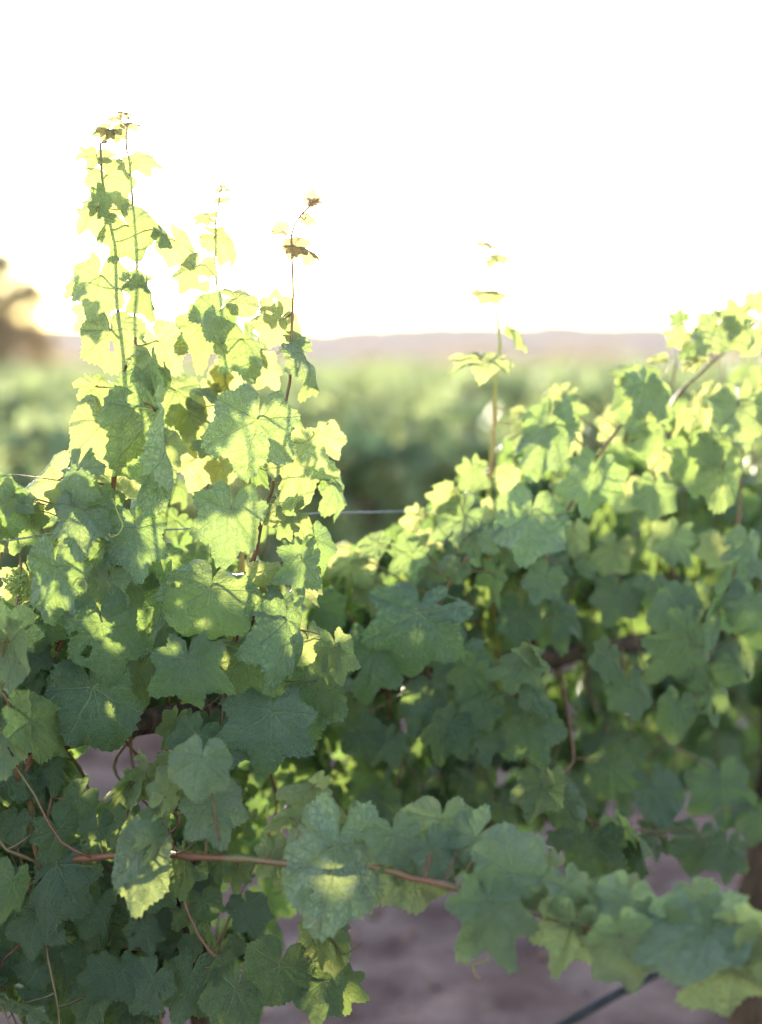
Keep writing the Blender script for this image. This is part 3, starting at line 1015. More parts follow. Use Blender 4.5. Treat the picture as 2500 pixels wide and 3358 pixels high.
LEFT = '''
L 1345 470 1390 448 2.05 .1 .4 1 1.0 1 pink=.7
L 1360 480 1335 462 2.05 .1 .4 1 .8 1 pink=.7
L 1325 545 1368 565 2.05 .1 .7 1 .8 1 pink=.5
L 1225 602 1172 592 2.05 -.1 .5 1 .9 1 pink=.7
L 1268 668 1335 642 2.05 .1 .5 1 .9 1 pink=.4
L 1290 680 1424 712 2.05 .1 .75 1 .6 1 pink=.55
L 1268 1060 1350 1090 2.07 .1 .6 1 .8 .3 felt=.4
A 405 195 340 145 2.06 .2 .5 1 .9 1 pink=.35
A 400 195 335 240 2.06 .1 .3 1 .9 1 pink=.25
A 445 215 530 245 2.06 .0 .4 1 .8 1 pink=.15
A 465 195 490 140 2.07 .0 .3 1 .7 1 pink=.2
A 500 72 562 68 2.09 .1 .8 1 .7 1 pink=.5
A 470 112 402 132 2.07 .1 .75 1 .7 1 pink=.6
A 540 152 632 145 2.09 .1 .85 1 .7 1 pink=.5
A 332 350 318 438 2.06 -.1 .35 1 1.2 .95 lob=1.6
A 405 488 585 690 2.06 .3 .3 1 .85 .8
A 565 402 803 376 2.09 .1 .45 1 .62 .95 lob=1.5
A 325 705 170 850 2.05 -.2 .1 1 1.1 .9
A 345 695 398 535 2.03 .82 .1 -1 1.0 .3 felt=1
A 425 690 530 655 2.10 .1 .3 1 .9 1
A 545 825 700 1075 2.04 .25 .35 1 1.05 .55
A 760 870 812 950 2.06 .85 .2 1 .8 .2 felt=1
A 355 1150 300 1480 2.03 -.15 .15 1 .92 .55 felt=.3
A 210 1200 115 1305 2.10 -.3 .2 1 .9 .95
A 330 1380 200 1520 2.11 -.1 .1 1 1.0 1
A 660 1222 705 1480 2.03 .35 .3 1 .72 .35 kx=1.6 fold=.3
A 560 1180 700 1150 2.08 .3 .5 1 .9 .5
A 985 1090 865 1285 2.10 -.2 .2 1 1.15 .85
A 850 920 985 1120 2.13 .2 .2 1 .9 .95
A 1120 885 1350 1020 2.14 .2 .4 1 .62 .9 lob=1.3
A 1072 770 975 752 2.14 -.1 .8 1 .9 1 pink=.1
A 1140 665 1215 662 2.14 .1 .8 1 .7 1 pink=.1
A 1150 555 1187 566 2.14 .1 .6 1 .8 1 pink=.4
A 1190 582 1218 576 2.14 .1 .5 1 .8 1 pink=.4
A 1140 590 1112 592 2.14 .1 .5 1 .8 1 pink=.4
A 1255 1295 1462 1300 2.12 .1 .55 1 1.0 .75
B 725 165 765 485 2.02 .1 .15 1 1.05 .55
C 1040 95 930 300 2.07 -.15 .1 1 1.15 1
C 1010 60 1010 -130 2.10 .1 -.2 1 .9 .95
C 520 140 510 450 2.11 .0 .1 1 .85 .5
C 640 45 535 275 2.10 .72 .2 1 1.0 .2 felt=.8
C 240 240 400 510 2.12 .2 .2 1 .85 .9
C 800 230 885 545 2.14 .3 .2 1 .9 .3
C 930 385 1030 550 2.16 .2 .2 1 1.0 1
C 700 430 765 620 2.20 .2 .1 1 1.0 1
C 650 460 600 565 2.2 -.2 .1 1 1.0 1
C 540 580 660 640 2.14 .3 .6 1 .8 .3
C 1200 340 1375 600 2.02 .62 .35 1 .75 .35 ky=1.3 kx=1.3
C 1180 290 1080 220 2.04 .1 .5 1 .9 .3 felt=.5
B 1000 360 1060 592 2.03 .5 .3 1 .85 .45 kx=1.3 fold=.3
B 1080 440 1130 560 2.02 .75 .1 -1 .9 .2 felt=.4
B 690 760 742 1152 2.00 -.08 .12 1 1.02 .6
B 640 530 835 640 2.04 .1 .8 -1 .8 .4 felt=.6
B 930 420 920 560 2.08 .0 .1 1 1.0 .95
B 1000 500 1060 640 2.1 .0 .1 1 1.0 .8
B 1020 700 1080 1310 2.01 .55 .12 -1 .62 .15 felt=1 wave=.09
B 1090 900 1185 1060 1.99 .2 .2 1 .75 .5
B 385 1150 165 1400 2.05 -.12 .15 1 .92 .85
B 505 1085 450 1400 1.98 -.55 .2 1 .8 .05 felt=1 wave=.11
B 540 1330 560 1650 1.99 .1 .3 1 .75 .15 felt=.5 wave=.09
B 870 1090 1000 1260 2.08 .1 .1 1 1.0 .9
B 620 1180 760 1260 2.08 .2 .5 1 .9 .7
B 660 1310 700 1580 2.04 -.5 -.2 -1 .8 .0
D 885 70 925 390 2.00 .05 .2 1 1.02 .0 felt=.6 lob=1.25
D 740 120 655 480 2.01 -.3 .2 1 .6 .05 felt=.7
C 890 745 800 1142 2.00 -.05 .12 1 .98 .25 felt=.75 lob=1.05
C 1125 1025 1285 1410 2.05 .25 .12 1 .78 .6 lob=1.1
C 715 1345 655 1700 1.98 -.05 .15 1 1.03 .15 felt=.7 lob=1.25
E 580 455 500 842 1.99 -.05 .2 1 .98 .22 lob=.85
D 670 680 742 1105 1.97 .05 .22 1 .93 .02 felt=.2 lob=.85
D 370 322 335 745 1.96 -.25 .2 1 .72 .05 felt=.85 wave=.1 kx=.8
D 1235 930 1255 1275 1.97 .1 .12 1 1.05 .0 felt=.4 lob=1.65
E 855 890 765 1195 2.06 -.1 .35 1 .95 .35
E 1080 670 1095 1095 2.02 .35 .2 1 .72 .05 felt=.7
E 1180 265 1150 545 2.03 .4 .25 1 .8 .08 felt=.6
E 985 1275 955 1640 2.02 .05 .25 1 1.12 .0 felt=.6 lob=1.5
E 1190 430 1352 440 2.10 .1 .4 1 1.0 .85
E 1220 790 1205 1055 2.08 .3 .2 1 .7 .65
E 1370 865 1330 995 2.06 .1 .4 1 .9 .5 felt=.3
E 1400 850 1455 1095 2.06 .75 .2 1 .8 .6
E 930 360 885 525 2.05 -.1 .1 1 .95 .75
E 960 370 1065 480 2.07 .1 .2 1 .95 .7
E 1270 130 1335 335 2.12 .3 .2 1 .9 .05 felt=.6
E 1360 1130 1410 1340 2.10 .6 .2 1 .8 .5
E 1200 1080 1250 1480 2.12 .2 .2 1 .9 .0 felt=.5
D 80 795 10 530 1.93 -.4 .4 -1 .85 .15 felt=.4
D 65 815 190 1175 1.92 .35 .1 -1 .6 .35 felt=.4
D 420 1132 510 1460 2.03 .05 .2 1 .95 .0 felt=.7
D 605 1112 760 1560 2.01 .1 .15 1 .75 .05 felt=.3
D 905 1010 855 1265 2.09 .0 .2 1 .85 .75
D 5 1390 60 1650 1.94 -.3 .4 1 .7 .3
D 185 1320 410 1630 1.95 .55 .3 1 .5 .25
D 705 410 665 655 2.00 -.1 .2 1 .95 .3 felt=.5
D 330 620 300 835 2.04 .0 .3 1 1.2 .0 felt=.4
D 1060 460 960 890 2.09 .5 .1 -1 .7 .05 felt=.7 wave=.1
D 800 240 950 565 2.07 .3 .3 1 .7 .2 felt=.5
D 150 420 90 640 2.05 -.2 .2 1 .9 .9
D 250 800 250 990 2.06 .0 .2 1 .9 .8
D 990 400 1000 520 2.14 .0 .2 1 1.0 1
D 1080 250 1120 430 2.14 .2 .2 1 1.0 .05 felt=.6
B 60 1250 225 1335 1.98 .2 .6 1 .9 .35 felt=.3
B 0 1150 70 1290 1.96 .5 .4 1 .8 .2 felt=.8
B -10 1290 30 1570 1.97 -.1 .2 1 .9 .0
B 165 1400 90 1620 2.02 -.1 .2 1 .9 .2
B 420 1240 310 1340 2.03 -.2 .2 1 .8 .3 felt=.5
B 1150 560 1300 850 2.17 .2 .2 1 .9 .35 felt=.3
B 1330 600 1420 790 2.2 .2 .1 1 .9 1
B 1240 720 1350 930 2.16 .1 .2 1 .9 .5
B 1340 900 1440 980 2.12 .2 .3 1 1.0 .15 felt=.5
B 1200 870 1280 1000 2.2 .1 .1 1 .9 1
B 1350 980 1280 1210 2.2 .1 .1 1 1.0 1
B 1450 1050 1520 1180 2.18 .1 .1 1 .9 .9
C 1320 860 1440 1000 2.22 .3 .2 1 .9 .9
C 1170 830 1310 1050 2.18 .6 .2 -1 .7 .2 felt=.8
C 1310 1080 1440 1200 2.12 .5 .5 1 .6 .1 felt=.8
C 1400 1180 1480 1420 2.2 .7 .2 1 .9 .2 felt=.8
C 880 1060 950 1200 2.1 .2 .3 -1 .9 .1 felt=.8
C 1110 1270 1010 1380 2.1 -.1 .2 1 .9 .2 felt=.5
C 960 1370 1060 1390 2.03 .1 .3 1 1.0 .7
C 1060 1440 1110 1530 2.04 .4 .4 1 .9 .3
C 1170 1430 1240 1560 2.06 .5 .3 1 .8 .5
D 1150 1330 1080 1500 2.1 -.2 .2 1 .7 .9
D 1250 1320 1200 1450 2.1 -.2 .2 1 .9 .2
D 1380 1330 1430 1480 2.12 .2 .3 1 1.0 .05
D 1300 1420 1180 1640 2.05 -.1 .4 1 1.1 .0 felt=.4
D 1450 1440 1500 1640 2.05 .1 .4 1 1.1 .0 felt=.4
F 1320 165 1270 435 1.86 -.05 .35 1 1.05 .35 felt=.3
F 1385 470 1475 745 1.90 .1 .3 1 1.05 .25 felt=.3
F 1420 380 1640 500 1.93 .3 .4 1 .9 .45
F 930 780 885 1235 1.86 -.05 .1 1 .62 .12 felt=.4 lob=.5 fold=.2
F 1010 700 1140 520 1.86 .8 .2 1 .7 .4
F 1090 420 1185 240 1.88 .8 .2 1 .8 .5
F 645 640 665 880 1.98 .1 .2 1 .72 .1 felt=.2
F 835 600 830 825 1.97 .0 .2 1 .95 .12 felt=.3
F 1000 560 900 470 1.96 -.2 .5 1 .9 .3 felt=.4
F 505 440 310 655 2.02 -.15 .3 1 .72 .2 felt=.2
F 375 870 235 1305 2.0 -.15 .15 1 .72 .02 felt=.6 lob=1.2
F 1040 250 820 310 2.0 -.2 .4 1 .8 .95
F 930 330 750 400 2.02 -.2 .4 1 .8 .95
F 1080 180 1130 260 1.98 .2 .4 1 .9 1
F 960 210 940 110 1.95 .5 .2 -1 .5 .9
F 850 340 660 540 2.0 .5 .6 -1 .4 .2 felt=1
F 1215 830 1190 1055 2.02 -.1 .3 1 .95 .3
F 1440 845 1430 975 2.02 .0 .3 1 1.0 .2
F 1560 880 1540 1025 2.03 .1 .3 1 .85 .65
F 1380 600 1230 740 2.02 .0 .3 1 1.0 .1
F 100 590 60 775 2.0 -.1 .2 1 .9 .05 felt=.4
F 40 930 -30 1060 2.03 -.2 .3 1 1.0 .0 felt=.4
F 560 900 610 1325 2.12 .1 .3 1 .7 .0
F 400 1350 460 1720 2.1 .0 .3 1 1.05 .0 felt=.4
F 110 1000 120 1290 2.1 .0 .3 1 1.0 .0 felt=.3
F 90 1430 40 1700 2.08 -.1 .3 1 1.0 .0 felt=.2
F 720 950 740 1200 2.13 .1 .3 1 1.0 .0
F 700 1300 760 1490 2.14 .1 .3 1 1.0 .0
F 1000 1620 860 1830 2.04 -.1 .35 1 1.05 .0 felt=.5
F 1250 1600 1180 1850 2.05 .0 .35 1 .9 .05 felt=.2
F 1550 1690 1420 1990 1.99 -.05 .3 1 .95 .12 felt=.2
F 1460 1500 1300 1600 2.02 -.1 .5 1 .9 .2
G 240 1530 150 1860 1.97 -.05 .3 1 1.02 .3 felt=.1
G 520 1640 470 1885 2.0 .1 .3 1 .8 .08 felt=.2
G 640 1640 660 1842 2.03 .1 .3 1 1.0 .15 lob=1.9
G 545 1320 655 1635 1.98 .55 .3 1 .5 .7
G 520 1320 290 1200 1.97 -.1 .6 1 .8 .75
G 30 1140 140 1310 2.12 .2 .4 1 1.0 .0 felt=.5
F 240 1690 310 1830 2.05 .1 .4 1 1.0 .05 felt=.3
F 110 1790 385 1905 2.02 .3 .7 -1 .6 .1 felt=.3
F 620 1730 540 1930 2.06 .0 .4 1 1.0 .0 felt=.2
F 1265 1400 1195 1480 2.08 -.1 .4 1 1.0 .05
F 1275 1205 1480 1395 2.1 .3 .7 -1 .6 .3
F 250 1180 190 1420 2.04 -.1 .35 1 1.0 .02 felt=.3
F 640 1130 560 1330 2.05 -.1 .3 1 1.0 .02 felt=.2
F 800 1560 860 1760 2.05 .1 .35 1 1.0 .02 felt=.2
F 240 1560 140 1690 2.04 -.1 .35 1 1.0 .02 felt=.3
F 700 1560 620 1740 2.05 .0 .35 1 1.0 .0 felt=.2
F 930 1280 1000 1440 2.06 .1 .35 1 1.0 .02 felt=.2
F 190 300 120 470 2.03 -.1 .3 1 1.0 .1 felt=.2
F 330 230 380 400 2.04 .2 .3 1 .8 .15
F 700 720 650 860 2.05 .0 .3 1 1.0 .05 felt=.3
F 60 300 20 480 1.99 -.1 .3 1 1.0 .15 felt=.2
F 1060 1000 1010 1180 2.05 -.1 .3 1 1.0 .02 felt=.2
F 1330 1120 1380 1290 2.07 .1 .3 1 1.0 .02 felt=.3
F 1560 1370 1640 1440 2.08 .3 .6 1 .7 .3
G 615 745 500 1295 1.80 -.05 .12 1 .92 .14 felt=.5 lob=.55
G 985 670 1050 905 1.78 .1 .25 1 1.12 .35 felt=.3 lob=.6
G 830 650 790 535 1.82 -.1 .3 1 1.1 .8
G 1305 575 1290 880 1.80 .0 .15 1 1.25 .7 lob=.8
G 1520 690 1240 960 1.77 -.2 .3 1 .95 .25 felt=.3
G 1100 900 1150 1170 1.80 .1 .2 -1 1.2 .6
G 1010 760 1000 1010 1.79 .0 .2 1 1.0 .55
G 1420 760 1400 1010 1.78 .0 .2 1 1.0 .35 felt=.2
G 1230 760 1330 960 1.77 .1 .25 1 1.0 .3 felt=.3
H 250 900 300 1110 1.70 .1 .2 1 1.0 .35
H 640 1010 560 1200 1.68 -.1 .2 1 1.0 .45
H 1010 1100 960 1290 1.64 .0 .25 1 1.0 .4 felt=.2
H 1200 1150 1230 1340 1.63 .0 .25 1 1.0 .45
G 690 600 760 860 1.84 .1 .2 1 1.0 .5
G 300 560 110 580 1.84 -.1 .7 -1 .7 .6
G 450 350 230 370 1.86 -.1 .75 1 .9 .8
G 470 340 570 245 1.85 .5 .4 -1 .4 .9 felt=.3
G 200 780 240 1010 1.88 .1 .2 1 .8 .7
H 130 840 95 520 1.69 .05 .15 1 1.05 .25 felt=.3
H 130 850 400 1040 1.70 .2 .3 1 1.0 .4
H 0 1025 125 1395 1.66 .0 .2 1 .85 .2
H -40 1000 -190 1200 1.68 -.2 .3 1 .9 .6
H 380 760 450 870 1.72 .2 .3 1 1.0 .95
H 470 920 500 1135 1.68 .05 .3 1 .75 .3 felt=.3
H 760 970 730 810 1.68 .0 .3 1 1.15 .75
H 830 1000 715 1255 1.66 -.1 .25 1 1.0 .25 felt=.4
H 800 1230 890 1565 1.62 .1 .1 -1 .8 .55
H 510 1150 425 1445 1.67 .0 .2 -1 .85 .6
H 640 1180 700 1340 1.67 .1 .2 -1 .9 .65
H 1340 1190 800 1335 1.60 -.1 .72 1 .7 .25 felt=.6
H 1270 1020 1080 1180 1.62 .0 .5 1 .9 .6
H 1500 1150 1620 1400 1.61 .2 .3 -1 1.0 .75
H 1500 1400 1180 1625 1.62 -.1 .1 -1 .75 .7
H 1400 1260 1410 1425 1.60 .0 .3 1 1.0 .5
H 1640 1230 1640 1500 1.58 .1 .3 -1 .9 .7
H 1250 955 1020 1105 1.74 -.1 .4 -1 .8 .1
'''
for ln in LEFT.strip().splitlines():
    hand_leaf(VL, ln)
HAND_L = VL.nleaf

OPEN_TOP_L = [(0, 1680), (60, 1640), (180, 1600), (260, 1540), (330, 1500), (600, 1480), (680, 1500), (900, 1600), (960, 1700), (1040, 1760), (1200, 1900)]


def keep_left(px, py, d):
    if py < interp(px, OPEN_TOP_L):
        return False
    if py > 2740 and px > 900:
        return False
    if 220 < px < 600 and 2330 < py < 2690:
        return False
    return True


rl = random.Random(314)
for i in range(15):
    px = -60 + 1020 * (i + rl.random()) / 15
    off = rl.uniform(.04, .2)
    zt = CAM_Z - (interp(px, OPEN_TOP_L) + rl.uniform(-60, 200) - HORIZON) / FPX * row_depth(px)
    fill_shoot(VL, row_point(px, .92, .08), row_point(px + rl.uniform(-60, 60), max(1.1, zt), off), rl, keep_left, .085)
for i in range(9):
    px = -60 + 900 * (i + rl.random()) / 9
    fill_shoot(VL, row_point(px, .92, .05), row_point(px + rl.uniform(-120, 120), rl.uniform(.45, .65), rl.uniform(-.02, .22)), rl, keep_left, .075, amp=.04)


def tendril(vine, line, d, r=.0011):
    mb = MB()
    mb.tube(spline(line, .004), r, 6)
    mb.build('tendril', M_GREEN, vine.root)


tendril(VL, pts('D', 1.95, 480, 440, 500, 400, 540, 395, 567, 430, 560, 475, 525, 505, 510, 480), 1.95)
tendril(VL, pts('B', 1.97, 740, 1270, 765, 1340, 785, 1390, 805, 1440, 785, 1495, 730, 1522, 715, 1500), 1.97)
tendril(VL, pts('C', 2.02, 1130, 900, 1180, 905, 1235, 880, 1262, 845, 1250, 830), 2.02)
tendril(VL, pts('C', 2.02, 1010, 1230, 1030, 1300, 1075, 1340, 1120, 1335, 1125, 1300), 2.02)
tendril(VL, pts('E', 2.0, 850, 210, 825, 260, 830, 310, 870, 325), 2.0)
tendril(VL, pts('A', (2.1, 2.12), 1620, 1080, 1540, 1010, 1450, 900, 1360, 800, 1280, 750), 2.1, .0006)
tendril(VL, pts('S', (2.06, 2.05), 960, 900, 990, 900, 1006, 940, 1004, 990, 1008, 1020), 2.05, .0006)
tendril(VL, pts('A', (2.09, 2.1), 530, 310, 500, 270, 470, 250), 2.1, .0006)
tendril(VL, pts('G', (1.72, 1.7), 1650, 1440, 1590, 1500, 1500, 1525, 1420, 1505, 1390, 1480), 1.7, .0012)
tendril(VL, pts('G', (1.71, 1.7), 1500, 1525, 1520, 1590, 1550, 1620), 1.7, .001)
tendril(VL, pts('G', 1.86, 150, 480, 165, 600, 190, 680, 225, 640, 215, 590), 1.86, .0014)


def grape_cluster(vine, t, x, y, x1, y1, d, n, seed):
    r = random.Random(seed)
    p0, p1 = pts(t, d, x, y, x1, y1)
    mb = MB()
    for i in range(n):
        q = p0.lerp(p1, r.random() ** 1.2)
        k = (q - p0).length / max(1e-6, (p1 - p0).length)
        a = r.random() * 6.28
        w = .016 * (1.1 - .8 * k)
        q = q + Vector((math.cos(a) * w, math.sin(a) * w, r.gauss(0, .004)))
        s = .0017 + .0009 * r.random()
        v = [q + Vector(u) * s for u in ((1, 0, 0), (-1, 0, 0), (0, 1, 0), (0, -1, 0), (0, 0, 1), (0, 0, -1))]
        mb.add(v, [(0, 2, 4), (2, 1, 4), (1, 3, 4), (3, 0, 4), (2, 0, 5), (1, 2, 5), (3, 1, 5), (0, 3, 5)])
        mb.tube([p0.lerp(p1, k * .95), q], .0004, 4)
    mb.tube([p0, p0.lerp(p1, .5), p1], .001, 5)
    mb.build('grape_cluster', M_BERRY, vine.root)


grape_cluster(VL, 'D', 90, 380, 160, 520, 2.03, 90, 1)
grape_cluster(VL, 'D', 200, 560, 300, 650, 2.03, 80, 2)
grape_cluster(VL, 'D', 130, 1190, 250, 1420, 2.03, 150, 3)
grape_cluster(VL, 'D', 190, 1400, 270, 1560, 2.04, 90, 4)
grape_cluster(VL, 'E', 830, 500, 860, 620, 2.1, 40, 5)
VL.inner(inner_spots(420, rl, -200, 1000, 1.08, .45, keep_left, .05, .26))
VL.finish()

# ------------------------------------------------------------------ right vine, beyond the focus
base_r = row_point(2490, 0, .02)
VR = Vine('out-of-focus grapevine beyond the sharp one, its thick brown trunk at the frame edge', base_r)
wood = MB()
hr = row_point(2600, .84, .05)
wood.tube(spline([base_r - Vector((0, 0, .1)), row_point(2515, .25, .02), row_point(2570, .55, .03), hr], .03),
          [.040] * 200, 16, .45) if False else wood.tube(spline([base_r - Vector((0, 0, .1)), row_point(2515, .25, .02), row_point(2570, .55, .03), hr], .03), .036, 16, .45)
wood.build('trunk', M_BARK, VR.root)
cord = MB()
cord.tube(spline([row_point(1120, .90, .08), row_point(1500, .90, .07), row_point(1900, .905, .06), hr + Vector((0, 0, .06)), row_point(2800, .9, .05)], .04), .018, 12, .5)
cord.build('cordon', M_BARK, VR.root)
VR.shoot([row_point(1640, .92, .06)] + pts('S', (2.5, 2.42), 1600, 1800, 1605, 1600, 1609, 1525, 1621, 1381, 1625, 1245, 1640, 1124, 1628, 1025, 1613, 927, 1590, 829, 1575, 798), .0046, .0017, M_GREEN)
VR.shoot([row_point(2300, .92, .04)] + pts('S', (2.6, 2.45), 2150, 1700, 2160, 1450, 2215, 1305, 2270, 1250, 2350, 1175, 2420, 1120, 2480, 1050), .0042, .002)
VR.shoot([row_point(2150, .92, .06)] + pts('S', (2.65, 2.55), 2180, 1600, 2200, 1300, 2225, 1150, 2240, 975), .004, .0010)
VR.shoot([row_point(1750, .92, .0)] + pts('S', (2.45, 2.42), 1760, 2000, 1800, 1800, 1880, 1640, 1960, 1500, 2080, 1340), .004, .002)
VR.shoot([row_point(1450, .92, .0)] + pts('S', (2.38, 2.36), 1400, 2200, 1420, 2050, 1480, 1900, 1560, 1800), .004, .002)
VR.shoot([row_point(1700, .92, -.02)] + pts('S', (2.38, 2.34), 1640, 2440, 1680, 2330, 1710, 2220, 1730, 2140), .003, .0016)
VR.shoot([row_point(2050, .92, -.02)] + pts('S', (2.5, 2.46), 2060, 2350, 2080, 2260, 2120, 2200, 2250, 2180), .003, .0016)
VR.shoot([row_point(2350, .92, 0)] + pts('S', (2.6, 2.5), 2400, 1900, 2430, 1600, 2440, 1400, 2460, 1300), .004, .0018)
VR.shoot([row_point(1850, .9, -.02)] + pts('S', (2.42, 2.38), 1880, 2500, 1800, 2560, 1850, 2640, 1950, 2700), .003, .0016)

